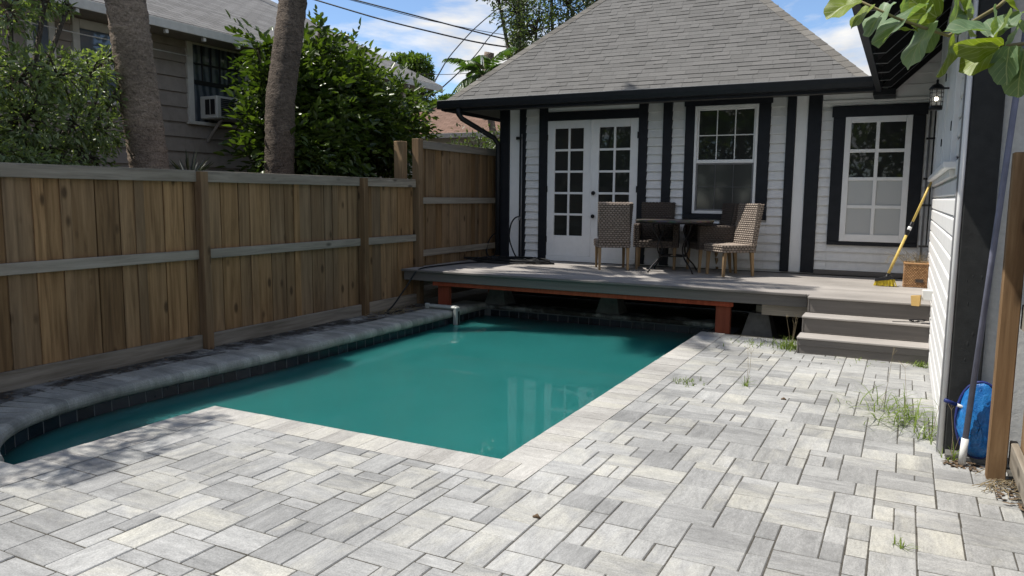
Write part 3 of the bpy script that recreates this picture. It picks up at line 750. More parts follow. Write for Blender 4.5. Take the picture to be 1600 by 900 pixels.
# french doors
fd = node('french_door', house, (-4.5, 11.5, 0.57))
part('threshold', B(-5.281, -3.743, WY - 0.06, WY - 0.0004, DZ + 0.006, 0.63), WHITE2, fd)
grid(fd, -5.281, -4.522, 0.632, 2.813, 2, 5, WY - 0.04, WY - 0.0006, 0.13, 0.035, WHITE2, GLASS, 0.125, 0.335)
grid(fd, -4.515, -3.743, 0.632, 2.813, 2, 5, WY - 0.04, WY - 0.0006, 0.13, 0.035, WHITE2, GLASS, 0.125, 0.335)
part('astragal', B(-4.535, -4.50, WY - 0.052, WY - 0.0405, 0.64, 2.805), WHITE2, fd)
for kz in (1.66, 1.29):
    m = MB().tube([(-4.455, WY - 0.0405, kz), (-4.455, WY - 0.07, kz)], 0.012, 10).tube([(-4.455, WY - 0.068, kz), (-4.455, WY - 0.078, kz), (-4.455, WY - 0.092, kz), (-4.455, WY - 0.10, kz)], [0.022, 0.033, 0.03, 0.012], 12)
    part('knob', m, BLACK, fd, True)
for kx in (-5.285, -3.739):
    for kz in (0.9, 1.72, 2.55): part('hinge', B(kx - 0.018, kx + 0.018, WY - 0.062, WY - 0.046, kz - 0.05, kz + 0.05), BLACK, fd)
# double hung window
w1 = node('sash_window', house, (-2.4, 11.5, 1.3))
def casing(par, x0, x1, z0, z1, ix0, ix1, iz0, iz1, ear=0.02, sill=True):
    part('casing', B(x0, ix0, WY - T, WY - 0.0004, iz0, iz1), DARK, par); part('casing', B(ix1, x1, WY - T, WY - 0.0004, iz0, iz1), DARK, par)
    part('head_casing', B(x0 - ear, x1 + ear, WY - T - 0.004, WY - 0.0004, iz1 + 0.001, z1), DARK, par)
    part('sill', B(x0, x1, WY - T - 0.004, WY - 0.0004, z0, iz0 - 0.001), DARK, par)
casing(w1, -3.02, -1.80, 1.285, 3.09, -2.88, -1.965, 1.365, 2.945)
part('frame', B(-2.879, -2.84, WY - 0.05, WY - 0.0006, 1.366, 2.944), WHITE2, w1); part('frame', B(-2.005, -1.966, WY - 0.05, WY - 0.0006, 1.366, 2.944), WHITE2, w1)
part('frame', B(-2.839, -2.006, WY - 0.05, WY - 0.0006, 2.90, 2.944), WHITE2, w1); part('frame', B(-2.839, -2.006, WY - 0.055, WY - 0.0006, 1.366, 1.41), WHITE2, w1)
grid(w1, -2.838, -2.007, 2.13, 2.899, 3, 2, WY - 0.03, WY - 0.0008, 0.022, 0.014, WHITE2, GLASS)
part('meeting_rail', B(-2.838, -2.007, WY - 0.045, WY - 0.0008, 2.11, 2.16), WHITE2, w1)
grid(w1, -2.838, -2.007, 1.411, 2.109, 3, 2, WY - 0.036, WY - 0.006, 0.022, 0.007, GREYLINE, GLASS2)
# eight light window
w2 = node('casement_window', house, (-0.4, 11.5, 1.0))
casing(w2, -0.97, 0.15, 0.967, 2.855, -0.815, 0.0, 1.02, 2.71)
grid(w2, -0.814, -0.001, 1.021, 2.709, 2, 4, WY - 0.055, WY - 0.0006, 0.075, 0.045, WHITE2, lambda i, j: FROST if j < 2 else GLASS, 0.08, 0.10)

# roof of the main body
PT = 0.95; EY, EZ = 10.72, 3.11; RX0, RX1 = -6.8, -0.5
th = math.atan(PT); cs, sn = math.cos(th), math.sin(th)
apx = (RX0 + RX1) / 2; tt = (RX1 - RX0) / 2
roof = fix(part('roof', MB().add(
     [(RX0, EY, EZ - 0.03), (RX1, EY, EZ - 0.03), (apx, EY + tt, EZ - 0.03 + PT * tt), (apx, EY + 8, EZ - 0.03 + PT * tt), (RX0, EY + 11, EZ - 0.03), (RX1, EY + 11, EZ - 0.03),
      (RX0, EY, EZ - 0.09), (RX1, EY, EZ - 0.09), (RX0, EY + 11, EZ - 0.09), (RX1, EY + 11, EZ - 0.09)],
     [(0, 1, 2), (1, 5, 3, 2), (4, 0, 2, 3), (5, 4, 3), (6, 8, 9, 7), (0, 6, 7, 1), (1, 7, 9, 5), (5, 9, 8, 4), (4, 8, 6, 0)]), SHING, house))
# shingle tabs on the front slope
EXP = 0.099; SM = {}; cnt = 0; far = MB()
def slope(x, s, h=0.0): return (x, EY + s * cs - h * sn, EZ - 0.03 + s * sn + h * cs)
row = 0
while True:
    s0 = row * EXP - 0.03; s1 = s0 + EXP + 0.03
    y0c = max(s0 * cs, 0)
    xl, xr = RX0 + y0c, RX1 - y0c
    if xr - xl < 0.25: break
    x = RX0 - 0.3 + random.random() * 0.3
    while x < xr:
        w = random.choice((0.13, 0.17, 0.20, 0.24, 0.27)); a, b_ = x, x + w; x += w
        a0, b0 = max(a, RX0 + max(s0 * cs, 0)), min(b_, RX1 - max(s0 * cs, 0)); a1, b1 = max(a, RX0 + s1 * cs), min(b_, RX1 - s1 * cs)
        if b0 - a0 < 0.03: continue
        if b1 - a1 < 0.01: b1 = a1 = (min(max((a1 + b1) / 2, a0), b0)); b1 += 0.005
        h = 0.007 + (0.005 if random.random() < 0.5 else 0.0)
        g = 0.0012
        lo = [slope(a0 + g, s0, 0.002), slope(b0 - g, s0, 0.002), slope(b1 - g, s1, 0.0005), slope(a1 + g, s1, 0.0005)]
        hi = [slope(a0 + g, s0, h + 0.002), slope(b0 - g, s0, h + 0.002), slope(b1 - g, s1, 0.004), slope(a1 + g, s1, 0.004)]
        if cnt < 300 and row < 22: part('shingle', MB().hull8(lo, hi), SHING, roof); cnt += 1
        else: far.hull8(lo, hi)
    row += 1
if far.v: stuff(link('shingle_field', far.mesh('shingle_field'), SHING, roof))
for sgn, cx in ((1, RX0), (-1, RX1)):
    L = 0.0; kk = 0
    while L < 4.6:
        t0 = L / math.sqrt(2 + PT * PT); t1 = (L + 0.19) / math.sqrt(2 + PT * PT)
        def hp(t, off, h): # point on hip, off along front(-)/side(+)
            return (cx + sgn * t, EY + t, EZ - 0.03 + PT * t + h)
        p0, p1 = hp(t0, 0, 0.034), hp(t1, 0, 0.026); wd = 0.13
        f0 = (p0[0] + sgn * wd, p0[1], p0[2] - 0.012); f1 = (p1[0] + sgn * wd, p1[1], p1[2] - 0.012)
        q0 = (p0[0], p0[1] + wd, p0[2] - 0.012); q1 = (p1[0], p1[1] + wd, p1[2] - 0.012)
        dn = lambda p: (p[0], p[1], p[2] - 0.012)
        m = MB().hull8([dn(p0), dn(f0), dn(f1), dn(p1)], [p0, f0, f1, p1]).hull8([dn(p0), dn(q0), dn(q1), dn(p1)], [p0, q0, q1, p1])
        fix(part('hip_cap', m, SHINGC, roof)); L += 0.165; kk += 1
# gutter, soffit, fascia, downspout
prof = [(10.645, 2.995), (10.74, 2.985), (10.752, 2.985), (10.752, 3.098), (10.742, 3.098), (10.742, 2.998), (10.655, 3.006), (10.64, 3.06), (10.632, 3.105), (10.616, 3.108), (10.625, 3.05)]
fix(part('gutter', MB().extrude(prof, -6.86, -0.47, 'x'), GUTTER, house))
part('gutter_cap', B(-6.864, -6.858, 10.62, 10.752, 2.985, 3.10, c=0.001), GUTTER, house); part('gutter_lip', B(-6.85, -0.47, 10.612, 10.63, 3.1065, 3.118, c=0.003), GREYLINE, house)
part('eave_fascia', B(-6.8, -0.45, 10.754, 10.785, 2.95, 3.075), DARK, house)
part('soffit', B(-6.8, -0.45, 10.786, 11.49, 3.061, 3.075, c=0.002), SOFFIT, house)
part('side_fascia', B(-6.83, -6.80, 10.70, 21.5, 2.96, 3.10), DARK, house); part('side_soffit', B(-6.799, -6.165, 11.5, 21.5, 3.055, 3.07, c=0.002), SOFFIT, house)
part('side_wall', B(-6.15, -6.10, 11.751, 21.0, -0.06, 3.10, c=0), WHITE, house)
dp = [(-6.50, 10.70, 3.0), (-6.50, 10.70, 2.90), (-6.47, 10.76, 2.83), (-6.20, 11.34, 2.56), (-6.17, 11.43, 2.47), (-6.17, 11.435, 2.3), (-6.17, 11.435, 0.6)]
fix(part('downspout', MB().tube(dp, 0.042, 10), GUTTER, house, True))

# ------------------------------------------------------------------ wing on the right
HX = 0.29; WYN = 5.46
wing = part('wing_wall', MB().box(HX + 0.03, 3.2, WYN + 0.02, WY - 0.04, 0.0, 4.6), WHITE, house)
z = 0.03; k_ = 0
while z < 3.6:
    m = MB().extrude([(HX - 0.012, z), (HX + 0.0295, z), (HX + 0.0295, z + 0.133), (HX + 0.012, z + 0.133), (HX + 0.012, z + 0.122), (HX + 0.004, z + 0.115), (HX - 0.008, z + 0.109), (HX - 0.012, z + 0.10)], WYN + 0.06, WY - 0.05, 'y')
    fix(part('clapboard', m, WHITE, wing)); z += 0.1335
part('corner_board', B(HX - 0.026, HX + 0.03, WYN - 0.02, WYN + 0.058, 0.0, 3.6), GREYLINE, house); part('corner_bead', MB().tube([(HX - 0.004, WYN - 0.03, 0.0), (HX - 0.004, WYN - 0.03, 3.6)], 0.016, 8), WHITE2, house, True)
pil = part('pilaster', B(HX + 0.016, 0.475, WYN - 0.045, WYN + 0.018, 0.02, 3.6, c=0.006), DARK2, house)
# blistered paint on the pilaster
for i in range(16):
    zc = random.choice((0.35, 0.62, 0.72, 0.82, 0.98, 1.08, 1.2)) + random.uniform(-0.07, 0.07); xc = random.uniform(0.335, 0.455)
    m = MB(); k6 = 7; r1 = random.uniform(0.006, 0.022); r2 = r1 * random.uniform(0.25, 0.5)
    ring = [(xc + r2 * math.cos(2 * PI * q / k6) * random.uniform(0.7, 1.2), WYN - 0.0448, zc + r1 * math.sin(2 * PI * q / k6) * random.uniform(0.7, 1.2)) for q in range(k6)]
    m.add(ring + [(xc, WYN - 0.0448 - 0.0022, zc)], [(q, (q + 1) % k6, k6) for q in range(k6)])
    fix(part('paint_blister', m, DARK2, pil))
part('stucco_wall', B(0.4755, 3.2, WYN - 0.005, WYN + 0.0195, 0.0, 4.2, c=0), STUCCO, house)
part('foundation', B(HX + 0.02, 0.9, WYN - 0.16, WYN - 0.046, 0.001, 0.035, c=0.004), CONC, house)
# shuttered window on the wing
sw = node('shutter_window', house, (0.28, 8.2, 1.9))
part('sill', B(HX - 0.09, HX - 0.001, 6.05, 10.6, 1.815, 1.865, c=0.008), WHITE2, sw); part('apron', B(HX - 0.042, HX - 0.001, 6.2, 10.5, 1.76, 1.8145), WHITE, sw)
part('casing', B(HX - 0.045, HX - 0.001, 6.2, 6.32, 1.866, 3.5), WHITE2, sw); part('casing', B(HX - 0.04, HX - 0.001, 8.05, 8.2, 1.866, 3.5), WHITE2, sw); part('casing', B(HX - 0.045, HX - 0.001, 10.2, 10.36, 1.866, 3.5), WHITE2, sw)
for (ya, yb) in ((6.33, 8.04), (8.21, 10.19)):
    part('shutter_panel', B(HX - 0.028, HX - 0.0012, ya, yb, 1.868, 3.45), WHITE, sw)
    for q in range(1, 9):
        yy = ya + (yb - ya) * q / 9; part('shutter_batten', B(HX - 0.036, HX - 0.0285, yy - 0.02, yy + 0.02, 1.87, 3.44), WHITE2, sw)
    for zz_ in (2.1, 2.7, 3.2): part('shutter_latch', B(HX - 0.046, HX - 0.0365, ya + 0.1, ya + 0.16, zz_, zz_ + 0.07), BLACK, sw)
# conduit at the inside corner
part('conduit', MB().tube([(0.20, WY - 0.06, 0.62), (0.20, WY - 0.06, 2.75)], 0.012, 8), GREYLINE, house, True)
part('conduit', MB().tube([(0.245, 11.0, 1.0), (0.245, 11.0, 2.9)], 0.009, 8), BLACK, house, True)
for zz_ in (1.0, 1.52, 1.85, 2.35): part('clamp', B(0.16, 0.27, 10.97, 11.03, zz_, zz_ + 0.025), BLACK, house)
part('outlet_box', B(HX - 0.10, HX - 0.001, 8.62, 8.72, 0.60, 0.70), PVC, house)
# wing roof: underside rises away from the eave
EXW, EZW = -0.36, 2.985
wr = part('wing_roof', MB().hull8([(EXW - 0.07, 4.35, EZW + 0.10), (3.2, 4.35, EZW + 0.10 + PT * 3.56), (3.2, 14.5, EZW + 0.10 + PT * 3.56), (EXW - 0.07, 14.5, EZW + 0.10)],
                                [(EXW - 0.07, 4.35, EZW + 0.16), (3.2, 4.35, EZW + 0.16 + PT * 3.56), (3.2, 14.5, EZW + 0.16 + PT * 3.56), (EXW - 0.07, 14.5, EZW + 0.16)]), SOFFIT, house)
part('wing_fascia', B(EXW - 0.085, EXW - 0.02, 4.36, 11.46, EZW - 0.02, EZW + 0.19), GUTTER, house)
part('fascia_return', B(EXW - 0.12, EXW + 0.14, 11.0, 11.48, EZW - 0.06, EZW + 0.02), GUTTER, house)
yy = 4.5
while yy < 11.4:
    xe = HX + 0.05; zb = EZW + 0.0
    m = MB().hull8([(EXW - 0.019, yy, zb), (EXW + 0.09, yy, zb), (xe, yy, zb + PT * (xe - EXW - 0.09)), (xe, yy, EZW + 0.099 + PT * (xe - EXW + 0.0))],
                   [(EXW - 0.019, yy + 0.045, zb), (EXW + 0.09, yy + 0.045, zb), (xe, yy + 0.045, zb + PT * (xe - EXW - 0.09)), (xe, yy + 0.045, EZW + 0.099 + PT * (xe - EXW))])
    r_ = fix(part('rafter', m, SOFFIT, wr))
    m2 = MB().hull8([(EXW - 0.018, yy - 0.004, zb - 0.006), (EXW + 0.092, yy - 0.004, zb - 0.006), (EXW + 0.092, yy + 0.018, zb - 0.006), (EXW - 0.018, yy + 0.018, zb - 0.006)], [(EXW - 0.018, yy - 0.004, zb - 0.0005), (EXW + 0.092, yy - 0.004, zb - 0.0005), (EXW + 0.092, yy + 0.018, zb - 0.0005), (EXW - 0.018, yy + 0.018, zb - 0.0005)])
    m2.hull8([(EXW + 0.0925, yy - 0.004, zb - 0.006), (xe, yy - 0.004, zb + PT * (xe - EXW - 0.0925) - 0.006), (xe, yy + 0.018, zb + PT * (xe - EXW - 0.0925) - 0.006), (EXW + 0.0925, yy + 0.018, zb - 0.006)],
             [(EXW + 0.0925, yy - 0.004, zb - 0.0005), (xe, yy - 0.004, zb + PT * (xe - EXW - 0.0925) - 0.0005), (xe, yy + 0.018, zb + PT * (xe - EXW - 0.0925) - 0.0005), (EXW + 0.0925, yy + 0.018, zb - 0.0005)])
    fix(part('rafter_edge', m2, GREYLINE, wr)); yy += 0.62
# wall lantern, lit
lan = thing('wall_lantern', 'black cage wall lantern with a lit bulb under the dark eave', 'lantern', (0.17, 7.6, 2.34))
lc = (0.165, 7.6, 2.345); KL = 0.64
part('back_plate', B(0.272, 0.289, 7.56, 7.64, 2.37, 2.58), BLACK, lan)
part('arm', MB().tube([(0.272, 7.6, 2.545), (0.165, 7.6, 2.55)], 0.008, 8), BLACK, lan, True)
part('cap', MB().lathe([(r_ * KL, z_ * KL) for r_, z_ in [(0.085, 0.30), (0.098, 0.305), (0.09, 0.325), (0.055, 0.365), (0.02, 0.38), (0.012, 0.40), (0.018, 0.415), (0.006, 0.44)]], 18, lc), BLACK, lan, True)
part('base', MB().lathe([(r_ * KL, z_ * KL) for r_, z_ in [(0.055, 0.03), (0.078, 0.035), (0.082, 0.065), (0.078, 0.09)]], 18, lc), BLACK, lan, True)
part('glass', MB().lathe([(r_ * KL, z_ * KL) for r_, z_ in [(0.066, 0.091), (0.066, 0.298)]], 18, lc), LGLASS, lan, True)
m = MB()
for q in range(8):
    a = 2 * PI * q / 8; m.tube([(lc[0] + 0.0505 * math.cos(a), lc[1] + 0.0505 * math.sin(a), lc[2] + 0.051), (lc[0] + 0.0505 * math.cos(a), lc[1] + 0.0505 * math.sin(a), lc[2] + 0.195)], 0.0026, 5)
for zr in (0.09, 0.128, 0.166): m.tube([(lc[0] + 0.0525 * math.cos(2 * PI * q / 20), lc[1] + 0.0525 * math.sin(2 * PI * q / 20), lc[2] + zr) for q in range(21)], 0.0026, 5)
part('cage', m, BLACK, lan, True)
part('bulb', MB().lathe([(r_ * KL, z_ * KL) for r_, z_ in [(0.006, 0.15), (0.018, 0.162), (0.023, 0.18), (0.018, 0.198), (0.006, 0.21)]], 14, lc), BULB, lan, True)

# ------------------------------------------------------------------ fences
FX = -6.47
def fence(name, label, y0, y1, z0, z1, postys, mids, seams=None, kick=True, cap=True, railmat=WOODR):
    t = thing(name, label, 'fence', (FX, (y0 + y1) / 2, 0)); y = y0; odd = 0
    while y < y1 - 0.02:
        w = random.choice((0.225, 0.235, 0.24)); wb = min(w, y1 - y)
        dz = random.uniform(-0.006, 0.006)
        o = part('plank', B(FX - 0.024 , FX - 0.006, y + 0.006, y + wb - 0.006, z0 + 0.03, z1 - 0.03 + dz, c=0.002), WOOD, t)
        o.rotation_euler = (random.uniform(-0.003, 0.003), random.uniform(-0.004, 0.004), random.uniform(-0.02, 0.02))
        if odd % 3 == 0 or random.random() < 0.25:
            part('batten', B(FX - 0.0055, FX + 0.011, y + 0.004 + wb * 0.62, y + wb + 0.01, z0 + 0.03, z1 - 0.032, c=0.002), WOOD, t)
        part('backing_plank', B(FX - 0.046, FX - 0.0255, y + wb - 0.05, y + wb + 0.05, z0 + 0.03, z1 - 0.04, c=0.002), WOOD, t)
        y += w; odd += 1
    ps = sorted(postys)
    segs = [y0] + ps + [y1]
    for i in range(len(segs) - 1):
        a = segs[i] + (0.047 if i else 0); b_ = segs[i + 1] - (0.047 if i < len(segs) - 2 else 0)
        part('top_rail', B(FX - 0.004 + 0.016, FX + 0.05, a, b_, z1 - 0.112, z1 - 0.008 + random.uniform(-0.004, 0.004)), railmat, t)
        for zm in mids: part('rail', B(FX + 0.012, FX + 0.05, a, b_, zm - 0.047 + random.uniform(-0.005, 0.005), zm + 0.047), railmat, t)
        if kick: part('kickboard', B(FX + 0.012, FX + 0.052, a, b_, -0.055, 0.135 + random.uniform(-0.008, 0.008)), railmat, t)
        if cap: part('cap_strip', B(FX - 0.05, FX + 0.045, a, b_, z1 - 0.0065, z1 + 0.004, c=0.002), railmat, t)
    for p in ps: part('post', B(FX + 0.0125, FX + 0.115, p - 0.046, p + 0.046, -0.06, z1 - 0.012 + random.uniform(0, 0.01), c=0.005), WOODP, t)
    return t
fence('plank_fence', 'long low brown plank fence with grey rails beside the pool', -1.0, 9.37, 0.02, 1.825, [0.35, 2.93, 5.51, 8.12], [0.975])
fence('plank_fence', 'taller brown plank fence panel between the deck and the house corner', 9.53, 11.86, 0.42, 2.40, [], [1.52, 0.735], kick=False)
tp = thing('fence_post', 'tall square brown fence post where the low and high fences meet', 'post', (FX + 0.05, 9.45, 0)); part('shaft', B(FX - 0.03, FX + 0.09, 9.385, 9.505, -0.06, 2.42, c=0.006), WOODP, tp)
tp = thing('fence_post', 'weathered square post standing behind the fence step beside the neighbour house', 'post', (FX - 0.17, 9.30, 0)); part('shaft', B(FX - 0.25, FX - 0.1, 9.24, 9.37, -0.06, 2.38, c=0.006), WOOD, tp)
tp = thing('fence_post', 'brown square post at the house end of the tall fence panel', 'post', (FX + 0.05, 11.93, 0)); part('shaft', B(FX - 0.03, FX + 0.09, 11.87, 11.99, -0.06, 2.38, c=0.006), WOODP, tp)
# fence at the right edge
rf = thing('plank_fence', 'sunlit brown fence end with thick post at the right edge of picture', 'fence', (0.62, 4.2, 0))
part('post', B(0.505, 0.60, 5.03, 5.12, -0.05, 1.865, c=0.005), WOODP, rf)
for zc in (0.16, 0.95, 1.70): part('rail', B(0.612, 0.65, 1.6, 5.10, zc - 0.07, zc + 0.07), WOODR, rf)
y = 5.03
while y > 1.7: part('plank', B(0.655, 0.675, y - 0.14, y - 0.008, 0.05, 1.85, c=0.002), WOOD, rf); y -= 0.142

# ------------------------------------------------------------------ neighbour house behind the fence
NX_ = -9.5
nb = thing('house', 'taupe lap-sided neighbour house with grey roof behind the long fence', 'house', (-11, 7, 0))
NY0, NY1 = -2.0, 13.45
nw = part('wall', MB().box(NX_ - 4, NX_ - 0.03, NY0, NY1, -0.06, 3.75), TAUPE, nb)
z = 0.72
while z < 3.9:
    m = MB().hull8([(NX_ - 0.0295, NY0, z), (NX_ + 0.012, NY0, z), (NX_ + 0.012, NY1, z), (NX_ - 0.0295, NY1, z)], [(NX_ - 0.0295, NY0, z + 0.21), (NX_ - 0.016, NY0, z + 0.21), (NX_ - 0.016, NY1, z + 0.21), (NX_ - 0.0295, NY1, z + 0.21)])
    fix(part('lap_board', m, TAUPE, nw)); z += 0.2125
part('corner_board', B(NX_ - 0.05, NX_ + 0.02, NY1 - 0.06, NY1 + 0.03, 0.0, 3.74), CREAMT, nb)
# roof with overhang, rake at the far end
P2 = 0.47; EX2, EZ2, RY0, RY1 = -8.9, 3.90, -4.0, 13.96
def uvroof(o, f):
    me = o.data; uv = me.uv_layers.new(name='UVMap')
    for l in me.loops: uv.data[l.index].uv = f(me.vertices[l.vertex_index].co + Vector(WPOS[o.name]))
    return o
L_ = 5.2
ro = fix(part('roof', MB().hull8([(EX2, RY0, EZ2 - 0.05), (EX2, RY1, EZ2 - 0.05), (EX2 - L_, RY1, EZ2 - 0.05 + P2 * L_), (EX2 - L_, RY0, EZ2 - 0.05 + P2 * L_)], [(EX2, RY0, EZ2 + 0.0), (EX2, RY1, EZ2 + 0.0), (EX2 - L_, RY1, EZ2 + P2 * L_), (EX2 - L_, RY0, EZ2 + P2 * L_)]), NROOF, nb))
uvroof(ro, lambda c: (c.y, (EX2 - c.x) * 1.105))
fix(part('roof_back', MB().hull8([(EX2 - L_, RY0, EZ2 - 0.05 + P2 * L_), (EX2 - L_, RY1, EZ2 - 0.05 + P2 * L_), (EX2 - 2 * L_, RY1, EZ2 - 0.05), (EX2 - 2 * L_, RY0, EZ2 - 0.05)], [(EX2 - L_, RY0, EZ2 + P2 * L_), (EX2 - L_, RY1, EZ2 + P2 * L_), (EX2 - 2 * L_, RY1, EZ2), (EX2 - 2 * L_, RY0, EZ2)]), TAUPE, nb))
part('fascia', B(EX2 - 0.005, EX2 + 0.02, RY0, RY1 - 0.02, EZ2 - 0.13, EZ2 - 0.012), CREAMT, nb)
fix(part('rake_board', MB().hull8([(EX2 + 0.02, RY1 - 0.015, EZ2 - 0.16), (EX2 + 0.02, RY1 + 0.02, EZ2 - 0.16), (EX2 - L_, RY1 + 0.02, EZ2 - 0.16 + P2 * L_), (EX2 - L_, RY1 - 0.015, EZ2 - 0.16 + P2 * L_)], [(EX2 + 0.02, RY1 - 0.015, EZ2 - 0.01), (EX2 + 0.02, RY1 + 0.02, EZ2 - 0.01), (EX2 - L_, RY1 + 0.02, EZ2 - 0.01 + P2 * L_), (EX2 - L_, RY1 - 0.015, EZ2 - 0.01 + P2 * L_)]), CREAMT, nb))
part('soffit', B(NX_ + 0.013, EX2 - 0.006, NY0, NY1 + 0.4, EZ2 - 0.10, EZ2 - 0.085, c=0.002), TAUPE, nb)
fix(part('gable_wall', MB().add([(NX_, NY1, 3.74), (NX_ - 8, NY1, 3.74), (NX_ - 4.4, NY1, 5.9), (NX_, NY1 - 0.1, 3.74), (NX_ - 8, NY1 - 0.1, 3.74), (NX_ - 4.4, NY1 - 0.1, 5.9)], [(0, 1, 2), (5, 4, 3), (0, 3, 4, 1), (1, 4, 5, 2), (2, 5, 3, 0)]), TAUPE, nb))
yy = -1.5
while yy < 13.5:
    part('rafter_tail', B(EX2 - 0.06, EX2 - 0.006, yy, yy + 0.045, EZ2 - 0.185, EZ2 - 0.131), CREAMT, nb); yy += 0.62
for (vx, vy, h) in ((-13.3, 13.1, 0.55), (-13.15, 12.3, 0.45)):
    zb = EZ2 + P2 * (EX2 - vx) - 0.05; part('roof_vent', MB().lathe([(0.07, 0), (0.07, h), (0.085, h), (0.085, h + 0.05)], 12, (vx, vy, zb)), GUTTER, nb, True)
def nwin(y0, y1, z0, z1, fr, glass, name='window', bars=False):
    w = node(name, nb, (NX_ + 0.02, (y0 + y1) / 2, z0))
    xa, xb = NX_ - 0.025, NX_ + 0.035
    part('casing', B(xa, xb, y0, y0 + fr, z0, z1), CREAMT, w); part('casing', B(xa, xb, y1 - fr, y1, z0, z1), CREAMT, w)
    part('head_casing', B(xa, xb + 0.004, y0 + fr, y1 - fr, z1 - fr * 1.25, z1), CREAMT, w); part('sill', B(xa, xb + 0.03, y0 - 0.02, y1 + 0.02, z0 - 0.05, z0 - 0.001), CREAMT, w)
    zm = (z0 + z1) / 2 - 0.05
    part('pane', MB().box(NX_ - 0.0, NX_ + 0.014, y0 + fr, y1 - fr, zm + 0.035, z1 - fr * 1.25), glass, w); part('pane', MB().box(NX_ - 0.005, NX_ + 0.0135, y0 + fr, y1 - fr, z0, zm - 0.03), glass, w)
    part('meeting_rail', B(NX_ - 0.004, NX_ + 0.03, y0 + fr, y1 - fr, zm - 0.03, zm + 0.035), BLACK if bars else CREAMT, w)
    if bars:
        for q in range(1, 6):
            yy = y0 + fr + (y1 - y0 - 2 * fr) * q / 6; part('bar', B(NX_ + 0.016, NX_ + 0.034, yy - 0.009, yy + 0.009, zm + 0.036, z1 - fr * 1.26, c=0.002), BLACK, w)
        part('bar', B(NX_ + 0.0155, NX_ + 0.0335, y0 + fr, y1 - fr, zm + 0.26, zm + 0.285, c=0.002), BLACK, w)
    return w
nwin(7.98, 9.18, 2.66, 3.90, 0.10, CURT, bars=True)
nwin(at_x(38, 45, NX_).y, at_x(84, 55, NX_).y, 2.75, 3.80, 0.08, BLUEGLASS); nwin(at_x(112, 60, NX_).y, at_x(196, 75, NX_).y, 2.80, 3.78, 0.09, BLUEGLASS)
nwin(11.9, 12.75, 2.75, 3.75, 0.10, CURT)
ac = thing('air_conditioner', 'window air conditioner in the barred window of the taupe house', 'air conditioner', (-9.25, 8.55, 2.66))
part('case', B(-9.48, -9.12, 8.18, 8.95, 2.70, 3.03, c=0.015), ACW, ac)
part('grille', B(-9.119, -9.113, 8.25, 8.92, 2.735, 2.995), GUTTER, ac)
for q in range(2): part('side_vent', B(-9.36 + 0.11 * q, -9.27 + 0.11 * q, 8.172, 8.1795, 2.76, 2.98, c=0.002), BLACK, ac)
for q in range(9): part('louvre', B(-9.1125, -9.105, 8.255, 8.915, 2.75 + q * 0.027, 2.758 + q * 0.027, c=0.001), GREYLINE, ac)
for q in (8.3, 8.75):
    part('bracket', MB().tube([(-9.47, q, 2.38), (-9.44, q, 2.42), (-9.2, q, 2.66), (-9.15, q, 2.69)], 0.025, 6), TAUPE, ac)

# ------------------------------------------------------------------ brown-roofed house farther off
bh = thing('house', 'low house with brown shingle hip roof beyond the tall fence panel', 'house', (-12.5, 22, 0))
part('wall', MB().box(-16.2, -9.2, 20.0, 26, -0.06, 3.4), STUCCO, bh)
m = MB().add([(-16.8, 19.4, 3.42), (-8.6, 19.4, 3.42), (-8.6, 27, 3.42), (-16.8, 27, 3.42), (-13.3, 22.3, 4.75), (-12.1, 22.3, 4.75)], [(0, 1, 5, 4), (1, 2, 5), (2, 3, 4, 5), (3, 0, 4), (3, 2, 1, 0)])
o = fix(part('roof', m, BROOF, bh)); uvroof(o, lambda c: (c.x, c.y * 1.1))
part('fascia', B(-16.8, -8.6, 19.36, 19.398, 3.28, 3.42), GREYLINE, bh); part('skylight', B(-13.0, -12.2, 21.9, 22.2, 4.62, 4.80), BLACK, bh)
yw = thing('house', 'sliver of yellow house wall showing beside the neighbour eave', 'house', (-15.6, 19, 0)); part('wall', MB().box(-15.5, -13.6, 18.3, 18.6, -0.06, 3.75), YELLOWW, yw)

# ------------------------------------------------------------------ palms and shrubs
PALMDARK = m_bark('dark_palm_bark', (0.045, 0.036, 0.029), (0.205, 0.165, 0.132))
def palm_trunk(name, path, r0, r1, parent, ringgap=0.07, mat=None):
    pts = []; rs = []
    P = np.array(path); d = np.r_[0, np.cumsum(np.linalg.norm(np.diff(P, axis=0), axis=1))]
    k = int(d[-1] / (ringgap / 2))
    for i in range(k + 1):
        s = d[-1] * i / k; t = s / d[-1]
        pts.append(tuple(np.interp(s, d, P[:, q]) for q in range(3)))
        rs.append((r0 + (r1 - r0) * t) * (1 + (0.022 if i % 2 else -0.012) + random.uniform(-0.012, 0.012)))
    m = MB().tube(pts, rs, 26); c0 = np.repeat(np.array(pts), 26, 0); V = np.array(m.v)
    V = c0 + (V - c0) * (1 + RNG.normal(0, 0.022, (len(V), 1))); m.v = [tuple(p) for p in V]
    return part(name, m, mat or PALMBARK, parent, True)
